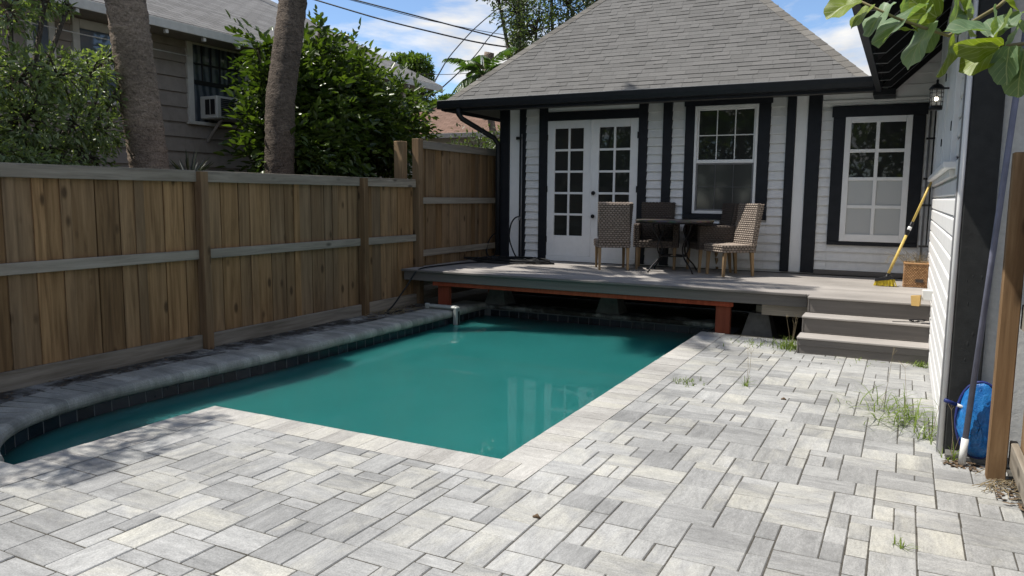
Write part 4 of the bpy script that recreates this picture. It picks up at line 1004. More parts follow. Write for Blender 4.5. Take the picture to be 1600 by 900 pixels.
def palm_crown(c, nf, flen, parent, mat, droop=0.5, leaflet=0.55, wd=0.035, per=34):
    P = []; D = []; U = []; L = []; m = MB()
    for f in range(nf):
        az = f * 2.399 + random.uniform(-0.2, 0.2); el = random.uniform(-0.3, 1.1)
        d0 = np.array([math.cos(az) * math.cos(el), math.sin(az) * math.cos(el), math.sin(el)]); pts = []
        p = np.array(c, float); v = d0.copy(); stp = flen / 10
        for i in range(11):
            pts.append(tuple(p)); p = p + v * stp; v = unit(v + np.array([0, 0, -droop * 0.16]))
        m.tube(pts, [0.022 - 0.0018 * i for i in range(11)], 5)
        A = np.array(pts)
        for q in range(per):
            t = 0.18 + 0.82 * q / per; i = min(int(t * 10), 9); u = t * 10 - i
            b_ = A[i] * (1 - u) + A[i + 1] * u; tg = unit(A[i + 1] - A[i]); sd = unit(np.cross(tg, np.array([0, 0, 1.0])))
            for sg in (-1, 1):
                P.append(b_); D.append(sd * sg * 0.85 + tg * 0.6 + np.array([0, 0, -0.25])); L.append(leaflet * (0.55 + 0.45 * math.sin(PI * min(t * 1.1, 1)))); U.append((0, 0, 1))
    part('rachis', m, mat, parent, True)
    link('fronds', leaves_mesh('fronds', P, D, L, wd, mat, U, 0.3, 0.18, 0.25), mat, parent)
p1 = thing('palm_tree', 'leaning rough grey palm trunk nearest the left edge, behind the fence', 'palm', (-7.3, 5.66, -0.06))
palm_trunk('trunk', [(-7.3, 5.75, -0.08), (-7.3, 5.66, 1.0), (-7.3, 5.60, 1.9), (-7.3, 5.41, 3.6), (-8.1, 4.6, 5.2), (-9.3, 2.9, 7.2), (-10.4, 1.0, 9.0)], 0.205, 0.16, p1)  # unseen upper trunk bent so its shadow stays off the open water
palm_crown((-10.4, 1.0, 9.0), 11, 1.05, p1, LEAF_PALM)
p2 = thing('palm_tree', 'upright dark palm trunk rising through the green shrub behind the fence', 'palm', (-7.35, 7.5, -0.06))
palm_trunk('trunk', [(-7.3, 7.50, -0.08), (-7.3, 7.53, 1.9), (-7.3, 7.58, 2.8), (-7.3, 7.82, 3.9), (-7.3, 8.0, 5.0), (-7.3, 8.0, 8.2)], 0.195, 0.16, p2, 0.09, PALMDARK)
palm_crown((-7.3, 8.0, 8.2), 18, 2.0, p2, LEAF_PALM)

def shrub(name, label, cat, base, lobes, n, mat, leafL, leafW, spray=None, inner=0.45, droop=0.15, stems=5, group=None, drop=0.0, barkmat=BARK, thick=0.05, twigs=40):
    t = thing(name, label, cat, base, 0, group)
    P, D = lobe_points(lobes, n, inner)
    D = unit(D + RNG.normal(0, 0.55, D.shape) + np.array([0, 0, 0.1 - drop]))
    if spray: PP, DD, UU = sprays(P, D, *spray)
    else: PP, DD, UU = P, D, None
    L = leafL * RNG.uniform(0.65, 1.25, len(PP)); 
    link('foliage', leaves_mesh('foliage', PP, DD, L, L * (leafW / leafL), mat, UU, 0.2, droop, 0.5 if spray is None else 0.25), mat, t)
    m = MB()
    for i, l in enumerate(lobes):
        b0 = Vector(base) + Vector((random.uniform(-0.12, 0.12), random.uniform(-0.12, 0.12), 0)); c = Vector(l[:3]); md = b0.lerp(c, 0.5) + Vector((random.uniform(-0.15, 0.15), random.uniform(-0.15, 0.15), 0.1))
        m.tube([b0, md, c], [thick, thick * 0.7, thick * 0.4], 7)
        for q in range(max(3, twigs // len(lobes))):
            dd = Vector(unit(RNG.normal(0, 1, 3))); e = c + Vector((dd.x * l[3], dd.y * l[4], dd.z * l[5])) * 0.92
            m.tube([c, c.lerp(e, 0.55) + Vector((0, 0, 0.05)), e], [thick * 0.3, thick * 0.18, 0.004], 5)
    part('branches', m, barkmat, t, True)
    return t
# the big glossy shrub round the second palm
shrub('shrub', 'big glossy green shrub growing round the second palm behind the fence', 'shrub', (-7.75, 7.9, -0.06),
      lobes_at([(432, 108, -8.0, 26), (428, 150, -7.9, 24), (424, 200, -7.8, 24), (426, 245, -7.7, 26), (456, 140, -8.0, 34), (492, 132, -8.0, 34), (505, 176, -7.8, 42), (542, 142, -8.1, 32), (562, 186, -7.9, 40), (598, 178, -8.1, 28), (624, 200, -8.1, 20), (592, 232, -7.8, 34), (510, 236, -7.6, 42), (458, 226, -7.6, 36), (498, 66, -8.0, 12), (494, 95, -8.0, 16), (578, 112, -8.2, 12), (556, 118, -8.2, 16), (636, 178, -8.2, 12), (470, 92, -8.1, 10), (530, 100, -8.2, 12), (404, 78, -8.0, 9), (428, 76, -8.0, 10), (512, 84, -8.0, 8), (500, 45, -8.0, 7), (592, 130, -8.2, 9), (548, 84, -8.2, 7), (645, 195, -8.1, 9), (612, 138, -8.2, 8), (650, 160, -8.2, 6)]),
      2300, LEAF_SHRUB, 0.135, 0.066, (8, 0.12, 0.055), 0.25, 0.2, twigs=120)
# oak-like tree at the left edge, drooping over the fence
shrub('tree', 'fine-leaved grey-green tree drooping over the fence at the left edge', 'tree', (-7.35, 3.9, -0.06),
      lobes_at([(30, 125, -7.2, 58), (90, 120, -7.3, 46), (140, 118, -7.4, 38), (165, 95, -7.5, 20), (40, 190, -7.1, 60), (110, 190, -7.2, 52), (160, 205, -7.3, 34), (176, 155, -7.4, 22), (60, 238, -7.0, 42), (135, 243, -7.1, 36), (15, 18, -7.3, 38), (70, 4, -7.3, 24), (105, 14, -7.3, 10), (-50, 120, -7.2, 60), (-40, 220, -7.1, 55)]) + [(-7.1, 2.3, 2.5, .6, .6, .6), (-7.1, 1.7, 3.2, .6, .6, .5), (-7.3, 1.7, 5.3, .45, .5, .3), (-7.5, 2.4, 5.6, .3, .35, .2)],
      12500, LEAF_OAK, 0.072, 0.027, None, 0.3, 0.15, drop=0.25, twigs=160)
# drooping sprigs over the fence top
shrub('shrub', 'leafy sprigs hanging over the fence top at far left', 'shrub', (-6.85, 3.7, 1.0), [(-6.72, 3.72, 1.9, .22, .3, .12), (-6.62, 3.95, 1.86, .16, .2, .1), (-6.7, 4.25, 1.86, .14, .22, .07)], 900, LEAF_OAK, 0.06, 0.022, None, 0.2, 0.25, drop=0.5, twigs=24, thick=0.02)
yu = thing('yucca', 'small dark spiky yucca showing above the fence between the palms', 'plant', (-7.4, 6.25, 1.4))
P = np.tile(np.array([(-7.4, 6.2, 1.72)]), (26, 1)); D = np.stack([RNG.normal(0, .5, 26), RNG.normal(0, .55, 26), np.full(26, 1.0)], 1)
link('leaves', leaves_mesh('leaves', P, D, RNG.uniform(.28, .42, 26), 0.028, YUCCA, None, 0.2, 0.05), YUCCA, yu); part('stem', MB().tube([(-7.4, 6.2, -0.06), (-7.4, 6.2, 1.72)], 0.05, 8), BARK, yu)
# shrub beyond the fence next to the house corner
shrub('shrub', 'pale green open bush behind the tall fence panel by the downspout', 'shrub', (-7.4, 13.2, -0.06), [(-7.5, 13.0, 2.35, .7, .7, .5), (-7.0, 13.4, 2.5, .6, .6, .5), (-8.1, 13.2, 2.2, .5, .6, .4), (-6.9, 12.9, 1.2, .6, .7, .7), (-7.6, 12.6, 1.0, .7, .6, .8)], 4600, LEAF_GREY, 0.075, 0.035, None, 0.2, twigs=60)
# trees beyond
shrub('tree', 'round bright green tree top behind the end of the grey roof', 'tree', (at_y(645, 110, 26).x, 26, -0.06), [(*at_y(x_, y_, 26), r_, r_, r_ * .9) for x_, y_, r_ in ((640, 112, .62), (655, 104, .5), (628, 100, .45), (662, 118, .4), (645, 96, .3), (630, 130, .8), (652, 140, .7))], 5200, LEAF_FAR, 0.16, 0.085, None, 0.5, thick=0.2, twigs=60)
shrub('tree', 'low green tree top above the brown roof', 'tree', (at_y(695, 166, 32).x, 32, -0.06), [(*at_y(x_, y_, 32), r_, r_, r_ * .8) for x_, y_, r_ in ((690, 166, .5), (702, 160, .42), (678, 172, .5), (714, 168, .4))], 2600, LEAF_FAR, 0.16, 0.085, None, 0.5, thick=0.2, twigs=40)
shrub('tree', 'airy small-leaved tree standing behind the white house roof', 'tree', (-9.2, 20.5, -0.06),
      [(-9.6, 20, 6.2, .9, .9, .8), (-8.8, 20.4, 6.9, .9, .9, .7), (-8.0, 20.3, 7.1, .9, 1, .7), (-10.2, 20, 6.8, .7, .8, .7), (-7.0, 20.5, 7.6, 1.0, 1, .6), (-9.4, 20.5, 7.8, 1.1, 1, .7), (-10.3, 20.4, 5.6, .6, .6, .6), (-6.0, 20.6, 8.0, .9, 1, .5), (-8.1, 20.4, 8.2, 1, 1, .5), (-10.9, 20, 7.6, .6, .7, .6)], 10500, LEAF_GREY, 0.115, 0.05, None, 0.2, thick=0.1, twigs=130)
bp = thing('palm_tree', 'small feathery palm showing above the left roof edge', 'palm', (-9.3, 17.8, -0.06))
palm_trunk('trunk', [(-9.3, 17.8, -0.08), (-9.6, 17.8, 2.5), tuple(at_y(755, 118, 17.8))], 0.11, 0.08, bp)
palm_crown(tuple(at_y(755, 118, 17.8)), 13, 1.15, bp, LEAF_PALM, 0.8, 0.36, 0.05, 20)
up = thing('utility_pole', 'thick wooden utility pole wrapped in leaves behind the roof', 'pole', (-11.13, 22, -0.06)); part('shaft', MB().tube([(-11.13, 22, -0.06), (-11.13, 22, 9.5)], [0.17, 0.14], 14), BARK, up, True); part('crossarm', B(-12.0, -10.2, 21.8, 21.9, 9.0, 9.12), BARK, up)
# ivy on the pole
P, D = lobe_points([(-11.13, 21.95, 7.4, .28, .28, .9), (-11.1, 21.95, 6.1, .4, .35, .8)], 700, 0.5)
link('ivy', leaves_mesh('ivy', P, D, 0.12, 0.07, LEAF_OAK), LEAF_OAK, up)
sp_ = thing('tree_stump', 'pale broken trunk standing in leaves left of the utility pole', 'trunk', (-11.4, 20.5, -0.06)); part('trunk', MB().tube([(-11.4, 20.5, -0.06), (-11.4, 20.5, 5.75), (-11.38, 20.5, 5.85)], [0.2, 0.16, 0.15], 12), PALMBARK, sp_, True)
part('branch_stub', MB().tube([(-11.4, 20.5, 5.4), (-11.1, 20.45, 5.3), (-10.8, 20.4, 5.0)], [0.09, 0.08, 0.06], 8), BARK, sp_, True)

def wire(label, pts, r, sag=0.25):
    P = [at_y(*p) for p in pts]; Q = []
    Q = [tuple(q) for q in smooth_path([tuple(p) for p in P], 28)]
    return tag(part('overhead_wire', MB().tube(Q, r, 6), RUBBER, None, True), label, 'wire', 'overhead wires')
wire('upper thick black wire crossing the blue sky to the pole', [(470, -22, 20.5), (640, 22, 21), (775, 58, 21.9), (812, 66, 22)], 0.022, 0.05)
wire('lower thick black wire crossing the sky below the upper one', [(440, -16, 20.5), (600, 32, 21), (750, 68, 21.8), (812, 76, 22)], 0.024, 0.05)
wire('thin grey wire between the two thick black wires', [(540, -2, 20.5), (660, 30, 21.5), (760, 50, 21.9), (812, 58, 22)], 0.010, 0.05)
wire('thin wire rising steeply right from neighbour eave', [(672, 140, 14.0), (700, 90, 17), (740, 45, 19.5), (800, -5, 22)], 0.016, 0.15)
wire('curved service wire dropping toward the neighbour eave', [(676, 150, 14.0), (712, 118, 16.5), (745, 85, 19), (768, 52, 21), (808, 20, 22)], 0.016, 0.2)
wire('faint level wire low in the sky above brown roof', [(560, 112, 20), (700, 117, 21), (812, 108, 22)], 0.009, 0.02)
tag(part('overhead_wire', MB().tube([at_x(-40, 15, -9.2), at_x(120, 52, -9.2), at_x(296, 88, -9.3)], 0.008, 6), CREAMT, None, True), 'thin pale wire running across the taupe wall to the barred window', 'wire', 'overhead wires')

# palm behind the viewer, and trees added to darken what the panes mirror
shrub('tree', 'tall dark tree added behind the viewer to darken the window reflections', 'tree', (-6.5, -9, -0.06), [(-6.5, -9, 3.2, 2.0, 1.5, 1.6), (-8.5, -9.5, 4.2, 1.8, 1.5, 1.6), (-4.6, -9.5, 3.8, 1.7, 1.5, 1.6), (-6.8, -9.5, 5.6, 1.8, 1.5, 1.3), (-10.5, -9, 3, 1.6, 1.5, 1.8)], 5200, LEAF_OAK, 0.30, 0.15, None, 0.4, thick=0.16, twigs=40)
shrub('tree', 'broad hedge-like tree added behind the viewer to darken the reflection in the right window', 'tree', (-1.2, -9, -0.06), [(-1.5, -9, 2.6, 1.8, 1.4, 1.7), (0.8, -9.3, 3.2, 1.7, 1.4, 1.9), (-0.4, -9.2, 4.6, 1.6, 1.4, 1.1), (3.0, -9, 2.8, 1.6, 1.4, 1.8)], 4200, LEAF_OAK, 0.30, 0.15, None, 0.4, thick=0.16, twigs=40)
bpm = thing('palm_tree', 'fan of palm fronds behind the viewer, mirrored in the upper window panes', 'palm', (-5.6, -6, -0.06))
palm_trunk('trunk', [(-5.6, -6, -0.08), (-5.6, -6, 4.2)], 0.16, 0.14, bpm); palm_crown((-5.6, -6, 4.2), 14, 1.5, bpm, LEAF_PALM, 0.8, 0.5, 0.04, 26)

# ------------------------------------------------------------------ wicker chairs and iron table
def weave(m, o, u, v, nrm, nu, nv, h, shift=True):
    """rows of bulging woven strands on a parallelogram o + a*u + b*v"""
    o, u, v, nrm = map(Vector, (o, u, v, nrm)); nrm.normalize()
    for j in range(nv):
        off = 0.5 if (j % 2 and shift) else 0.0
        i = -off
        while i < nu:
            a0 = max(i, 0) / nu; a1 = min(i + 1, nu) / nu; i += 1
            if a1 - a0 < 0.2 / nu: continue
            b0, b1 = j / nv, (j + 1) / nv; am = (a0 + a1) / 2; bm = (b0 + b1) / 2; g = 0.06 / nv
            q = [o + u * a0 + v * bm, o + u * (a0 * .72 + a1 * .28) + v * (b0 + g), o + u * (a0 * .28 + a1 * .72) + v * (b0 + g), o + u * a1 + v * bm, o + u * (a0 * .28 + a1 * .72) + v * (b1 - g), o + u * (a0 * .72 + a1 * .28) + v * (b1 - g)]
            c1 = o + u * (a0 * .68 + a1 * .32) + v * bm + nrm * h; c2 = o + u * (a0 * .32 + a1 * .68) + v * bm + nrm * h
            m.add(q + [c1, c2], [(0, 1, 6), (1, 2, 7, 6), (2, 3, 7), (3, 4, 7), (4, 5, 6, 7), (5, 0, 6)])
WICKSHADE = m_paint('shaded_wicker', (0.085, 0.068, 0.058), 0.55, 0.3, 0.0, 0.2, 60)  # wicker copy darkened to hold the eave shade on the rear armchairs
CHW = [WICK]
def woven_box(name, corners_lo, corners_hi, parent, cell=0.052, rowh=0.030, h=0.008, seed=0):
    """hexahedron of wicker: dark core slightly inside with strands outside"""
    lo = [Vector(p) for p in corners_lo]; hi = [Vector(p) for p in corners_hi]
    core = link('core', MB().hull8(lo, hi).mesh('core'), WICKCORE, parent)
    m = MB(); cen = sum(lo + hi, Vector()) / 8
    fs = [(lo[0], lo[1], hi[1], hi[0]), (lo[1], lo[2], hi[2], hi[1]), (lo[2], lo[3], hi[3], hi[2]), (lo[3], lo[0], hi[0], hi[3]), (hi[0], hi[1], hi[2], hi[3])]
    for a, b_, c, d_ in fs:
        u = b_ - a; v = d_ - a; nr = u.cross(v)
        if nr.dot((a + c) / 2 - cen) < 0: nr = -nr
        nr.normalize()
        # ruled patch is near enough a parallelogram
        weave(m, a + nr * 0.0015, u, v, nr, max(1, round(u.length / cell)), max(1, round(v.length / rowh)), h)
    return link(name, m.mesh(name), CHW[0], parent), core
def chair(label, x, y, ang, arms):
    t = thing('wicker_chair', label, 'chair', (x, y, DZ + 0.001), ang, 'wicker chairs round the table')
    CHW[0] = WICKSHADE if arms else WICK
    s, c = woven_box('seat', [(-.24, -.26, .325), (.24, -.26, .325), (.23, .25, .325), (-.23, .25, .325)], [(-.245, -.265, .425), (.245, -.265, .425), (.235, .255, .425), (-.235, .255, .425)], t)
    c.parent = s; c.name = 'seat_core'
    s, c = woven_box('backrest', [(-.225, .19, .40), (.225, .19, .40), (.225, .262, .40), (-.225, .262, .40)], [(-.25, .275, .985), (.25, .275, .985), (.25, .325, .965), (-.25, .325, .965)], t)
    c.parent = s; c.name = 'backrest_core'
    if arms:
        for sx in (-1, 1):
            a0, a1 = (sx * .245, sx * .325) if sx > 0 else (sx * .325, sx * .245)
            s, c = woven_box('armrest', [(a0, -.25, .33), (a1, -.25, .33), (a1, .25, .33), (a0, .25, .33)], [(a0, -.255, .665), (a1, -.255, .665), (a1, .27, .665), (a0, .27, .665)], t, 0.05)
            c.parent = s; c.name = 'armrest_core'
    for sx in (-1, 1):
        for yy, lean in ((-.21, -0.012), (.205, 0.03)):
            xx = sx * (.205 if not arms else .27); a = .023; b_ = .015
            link('leg', MB().hull8([(xx - b_, yy + lean - b_, 0), (xx + b_, yy + lean - b_, 0), (xx + b_, yy + lean + b_, 0), (xx - b_, yy + lean + b_, 0)], [(xx - a, yy - a, .324), (xx + a, yy - a, .324), (xx + a, yy + a, .324), (xx - a, yy + a, .324)]).mesh('leg'), TEAK, t)
    return t
R = math.radians
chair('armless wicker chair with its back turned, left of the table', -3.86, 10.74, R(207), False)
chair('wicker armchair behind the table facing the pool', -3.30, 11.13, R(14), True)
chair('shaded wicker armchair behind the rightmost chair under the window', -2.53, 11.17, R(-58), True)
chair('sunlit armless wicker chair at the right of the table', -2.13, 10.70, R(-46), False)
tb = thing('bistro_table', 'round thin-topped table on curled black iron legs among wicker chairs', 'table', (-2.95, 10.80, DZ))
tz = DZ + 0.73
part('top', MB().lathe([(0.545, -0.012), (0.555, -0.004), (0.555, 0.006), (0.545, 0.012)], 48, (-2.95, 10.80, tz)), TOP, tb, True)
part('rim', MB().tube([(-2.95 + 0.535 * math.cos(2 * PI * q / 40), 10.80 + 0.535 * math.sin(2 * PI * q / 40), tz - 0.022) for q in range(41)], 0.010, 6), IRON, tb, True)
for q in range(4):
    a = PI / 4 + q * PI / 2 + 0.15; pr = [(0.36, tz - 0.03), (0.38, tz - 0.10), (0.30, tz - 0.22), (0.20, tz - 0.33), (0.185, tz - 0.44), (0.25, tz - 0.54), (0.37, tz - 0.63), (0.43, tz - 0.70), (0.44, DZ + 0.001)]
    P = smooth_path([(r, z_) for r, z_ in pr], 24)
    part('leg', MB().tube([(-2.95 + r * math.cos(a), 10.80 + r * math.sin(a), z_) for r, z_ in P], 0.0115, 8), IRON, tb, True)
    pr = [(0.24, tz - 0.025), (0.17, tz - 0.10), (0.23, tz - 0.20), (0.31, tz - 0.33), (0.30, tz - 0.45), (0.20, tz - 0.52), (0.06, tz - 0.50)]
    P = smooth_path(pr, 22)
    part('scroll', MB().tube([(-2.95 + r * math.cos(a + 0.06), 10.80 + r * math.sin(a + 0.06), z_) for r, z_ in P], 0.009, 7), IRON, tb, True)
part('ring', MB().tube([(-2.95 + 0.20 * math.cos(2 * PI * q / 30), 10.80 + 0.20 * math.sin(2 * PI * q / 30), tz - 0.50) for q in range(31)], 0.009, 6), IRON, tb, True)

# ------------------------------------------------------------------ broom, basket and bits on the deck
br = thing('push_broom', 'yellow-handled brush with black collar leaning on the wing wall', 'broom', (-0.2, 10.38, DZ))
a, b_ = Vector((-0.165, 10.42, 0.66)), Vector((0.262, 10.62, 1.87))
l3 = lambda t: a.lerp(b_, t)
part('handle', MB().tube([l3(0.0), l3(0.44)], 0.017, 10), HANDLE, br, True); part('handle', MB().tube([l3(0.535), l3(1.0)], 0.0145, 10), HANDLE, br, True)
part('collar', MB().tube([l3(0.42), l3(0.425), l3(0.55), l3(0.555)], [0.018, 0.022, 0.022, 0.017], 10), BLACK, br, True); part('collar_label', MB().tube([l3(0.472), l3(0.505)], 0.0228, 10), WHITE2, br, True)
part('end_cap', MB().tube([l3(0.985), l3(1.03)], 0.018, 10), BLACK, br, True); part('ferrule', MB().tube([l3(-0.05), l3(0.03)], [0.028, 0.019], 10), BLACK, br, True)
m = MB().hull8([(-0.30, 10.33, 0.60), (-0.07, 10.35, 0.635), (-0.08, 10.42, 0.635), (-0.30, 10.40, 0.60)], [(-0.29, 10.34, 0.632), (-0.12, 10.355, 0.675), (-0.12, 10.41, 0.675), (-0.29, 10.39, 0.632)])
fix(part('head', m, BLACK, br)); bm_ = MB()
for i in range(220):
    u = random.random(); w = random.random(); x_, y_ = -0.29 + 0.21 * u, 10.345 + 0.065 * w; z_ = 0.602 + 0.033 * u
    bm_.tube([(x_, y_, z_), (x_ + random.uniform(-.012, .012) + 0.03 * (u - 0.3), y_ + random.uniform(-.015, .015), DZ + 0.003 + 0.006 * random.random())], [0.004, 0.003], 4, False)
part('bristles', bm_, YELLOW, br)
bk = thing('wicker_basket', 'square tan wicker basket holding dry twigs on the deck corner', 'basket', (0.15, 10.5, DZ + 0.001))
x0, x1, y0, y1, z0, z1 = 0.015, 0.275, 10.42, 10.68, DZ + 0.002, DZ + 0.29
part('core', MB().box(x0 + .006, x1 - .006, y0 + .006, y1 - .006, z0, z1 - 0.03), WICKCORE, bk)
m = MB()
for (o_, u_, v_, n_) in (((x0, y0, z0), (x1 - x0, 0, 0), (0, 0, z1 - z0), (0, -1, 0)), ((x0, y1, z0), (0, y0 - y1, 0), (0, 0, z1 - z0), (-1, 0, 0)), ((x1, y0, z0), (0, y1 - y0, 0), (0, 0, z1 - z0), (1, 0, 0)), ((x0, y1, z0), (x1 - x0, 0, 0), (0, 0, z1 - z0), (0, 1, 0))):
    weave(m, o_, u_, v_, n_, 9, 17, 0.006)
part('weave', m, BASK, bk)
part('rim', MB().tube([(x0, y0, z1), (x1, y0, z1), (x1, y1, z1), (x0, y1, z1), (x0, y0, z1)], 0.012, 8), BASK, bk); part('handle_hole', B(x0 + 0.13, x0 + 0.22, y0 - 0.010, y0 - 0.0065, z0 + 0.06, z0 + 0.10, c=0.002), WICKCORE, bk)
m = MB()
for i in range(70):
    b0 = Vector((random.uniform(x0 + .03, x1 - .03), random.uniform(y0 + .03, y1 - .03), z1 - 0.04)); d_ = Vector((random.gauss(0, .09), random.gauss(0, .07), random.uniform(.08, .2)))
    m.tube([b0, b0 + d_ * 0.6 + Vector((0, 0, .02)), b0 + d_ * 1.1 + Vector((random.gauss(0, .03), random.gauss(0, .03), -.01))], [0.0028, 0.002, 0.0012], 4, False)
for i in range(5):
    b0 = Vector((x0 + .02, y0 + .1, z1 - 0.03)); q_ = random.uniform(.1, .22); m.tube([b0, b0 + Vector((-q_ * .5, -.02, .12)), b0 + Vector((-q_, -.03, .10)), b0 + Vector((-q_ * 1.15, -.03, .02))], 0.002, 4, False)
tw = part('twigs', m, DRY, bk)
wbk = tag(part('wood_block', MB().hull8([(0.10, 8.60, DZ + .001), (0.17, 8.58, DZ + .001), (0.185, 8.68, DZ + .001), (0.11, 8.69, DZ + .001)], [(0.09, 8.60, DZ + .10), (0.175, 8.575, DZ + .115), (0.187, 8.68, DZ + .105), (0.10, 8.69, DZ + .095)]), CORKW, None), 'small tan wood block at the deck edge by the outlet box', 'block')
# tangled cable on the middle step
m = MB()
P = []
for i in range(60):
    t = i / 59; P.append((0.17 + 0.06 * math.sin(t * 19) + 0.02 * math.sin(t * 47), 8.66 + 0.04 * math.cos(t * 23), 0.366 + 0.035 * abs(math.sin(t * 11))))
m.tube([(-0.06, 8.63, 0.364), (0.03, 8.65, 0.364)] + P, 0.0035, 5)
tag(part('cable', m, BLACK, None), 'small tangle of dark cable on the middle step', 'cable')

# hoses
hose = thing('garden_hose', 'black garden hose coiled on the deck by the house corner', 'hose', (-5.7, 10.8, DZ))
P = []
for i in range(230):
    t = i / 229; a = t * 2 * PI * 6.3; r = 0.42 + 0.16 * math.sin(a * 0.37) + 0.05 * math.sin(a * 1.7)
    P.append((-5.72 + 1.1 * r * math.cos(a) + 0.08 * math.sin(a * 0.21), 10.85 + 0.62 * r * math.sin(a), DZ + 0.015 + 0.03 * t + 0.010 * (1 + math.sin(a * 2.3))))
P += [(-5.25, 11.0, DZ + .02), (-4.95, 10.95, DZ + .016), (-4.85, 10.85, DZ + .016), (-5.05, 10.72, DZ + .016), (-5.4, 10.7, DZ + .016)]
part('coil', MB().tube(P, 0.013, 8), RUBBER, hose, True)
Q = smooth_path([(-5.55, 11.1, DZ + .02), (-5.70, 11.2, DZ + .05), (-5.86, 11.25, DZ + .35), (-5.85, 11.3, DZ + .62), (-5.78, 11.38, DZ + .75), (-5.735, 11.42, DZ + .72)], 26)
part('riser_loop', MB().tube([tuple(p) for p in Q], 0.012, 8), RUBBER, hose, True)
lp = [(-6.3 + 0.0 + 0.13 * math.sin(2 * PI * q / 24), 11.55 + 0.12 * math.cos(2 * PI * q / 24), DZ + .22 + 0.2 * math.cos(2 * PI * q / 24)) for q in range(25)]
part('hanging_loop', MB().tube(lp, 0.012, 8), RUBBER, hose, True)
Q = smooth_path([(-5.9, 10.6, DZ + .016), (-6.1, 10.2, DZ + .016), (-6.16, 9.6, DZ + .016), (-6.17, 9.1, DZ + .02), (-6.18, 8.98, DZ - .01), (-6.2, 8.9, DZ - .15), (-6.24, 8.7, .2), (-6.26, 8.55, .05), (-6.25, 8.4, .012), (-6.15, 8.2, .012), (-6.1, 8.4, .012), (-6.2, 8.7, .012)], 60)
part('loose_end', MB().tube([tuple(p) for p in Q], 0.011, 8), RUBBER, hose, True)
pipe = thing('spigot_pipe', 'thin pale water pipe with valve on the dark trim left of doors', 'pipe', (-5.735, 11.45, DZ))
part('riser', MB().tube([(-5.735, 11.455, DZ + .01), (-5.735, 11.455, 2.62)], 0.013, 8), GREYLINE, pipe, True)
part('valve', MB().tube([(-5.735, 11.44, 2.55), (-5.82, 11.42, 2.55)], [0.02, 0.028], 8), BLACK, pipe, True); part('tap', MB().tube([(-5.735, 11.45, 1.25), (-5.735, 11.39, 1.24), (-5.735, 11.38, 1.20)], [0.02, 0.018, 0.014], 8), GREYLINE, pipe, True)
# edge skimmer
sk = thing('pool_skimmer', 'white plastic L-shaped skimmer arm hooked over the grey pool edge', 'skimmer', (-5.6, 8.88, 0))
part('arm', MB().box(-5.86, -5.41, 8.82, 8.92, 0.035, 0.09, c=0.02), SKIM, sk); part('leg', MB().box(-5.455, -5.385, 8.822, 8.918, ZW - 0.15, 0.082, c=0.016), SKIM, sk); part('slot', B(-5.3845, -5.381, 8.85, 8.89, ZW - 0.02, 0.02, c=0.001), BLACK, sk)
part('clip', B(-5.90, -5.84, 8.80, 8.86, 0.031, 0.105, c=0.01), SKIM, sk)

# telescopic pole and net
pole = thing('pool_pole', 'grey telescopic pool pole leaning up the wall behind the fence post', 'pole', (0.40, 5.2, 0))
a, b_ = Vector((0.392, 5.215, 0.012)), Vector((0.56, 5.33, 2.95))
part('tube', MB().tube([a.lerp(b_, 0.05), b_], 0.017, 12), ALU, pole, True); part('tip', MB().tube([a, a.lerp(b_, 0.055)], [0.021, 0.0205], 12), PVC, pole, True)
net = thing('skimmer_net', 'blue pool skimmer net with its frame leaning behind the grey pole', 'net', (0.47, 5.3, 0.035))
fr = []
for q in range(33):
    a = 2 * PI * q / 32; fr.append((0.475 + 0.125 * math.cos(a), 5.325 + 0.02 * math.sin(a), 0.27 + 0.235 * math.sin(a) * (1 if abs(math.sin(a)) < .9 else .985)))
part('rim', MB().tube(fr, 0.009, 8), BLUEP, net, True)
m = MB(); rows = 9; seg = 24; vs = []
for j in range(rows + 1):
    t = j / rows; k_ = math.cos(t * PI / 2)
    for q in range(seg):
        a = 2 * PI * q / seg; sag = 0.075 * math.sin(t * PI / 2) * (1 + 0.5 * (0.27 - (0.27 + 0.235 * math.sin(a) * k_)) / 0.235)
        vs.append((0.475 + 0.12 * math.cos(a) * k_ + 0.006 * math.sin(a * 5 + j), 5.325 - sag - 0.006 * math.sin(a * 7 + j * 2), max(0.045, 0.27 + 0.228 * math.sin(a) * k_ - 0.03 * math.sin(t * PI / 2))))
fs = [(j * seg + q, j * seg + (q + 1) % seg, (j + 1) * seg + (q + 1) % seg, (j + 1) * seg + q) for j in range(rows) for q in range(seg)]
part('bag', MB().add(vs, fs), NET, net, True)
part('handle_clip', MB().tube([(0.345, 5.30, 0.355), (0.28, 5.28, 0.38)], 0.012, 8), BLUEP, net, True); part('handle_neck', MB().tube([(0.40, 5.31, 0.335), (0.345, 5.30, 0.355)], 0.010, 8), PVC, net, True)

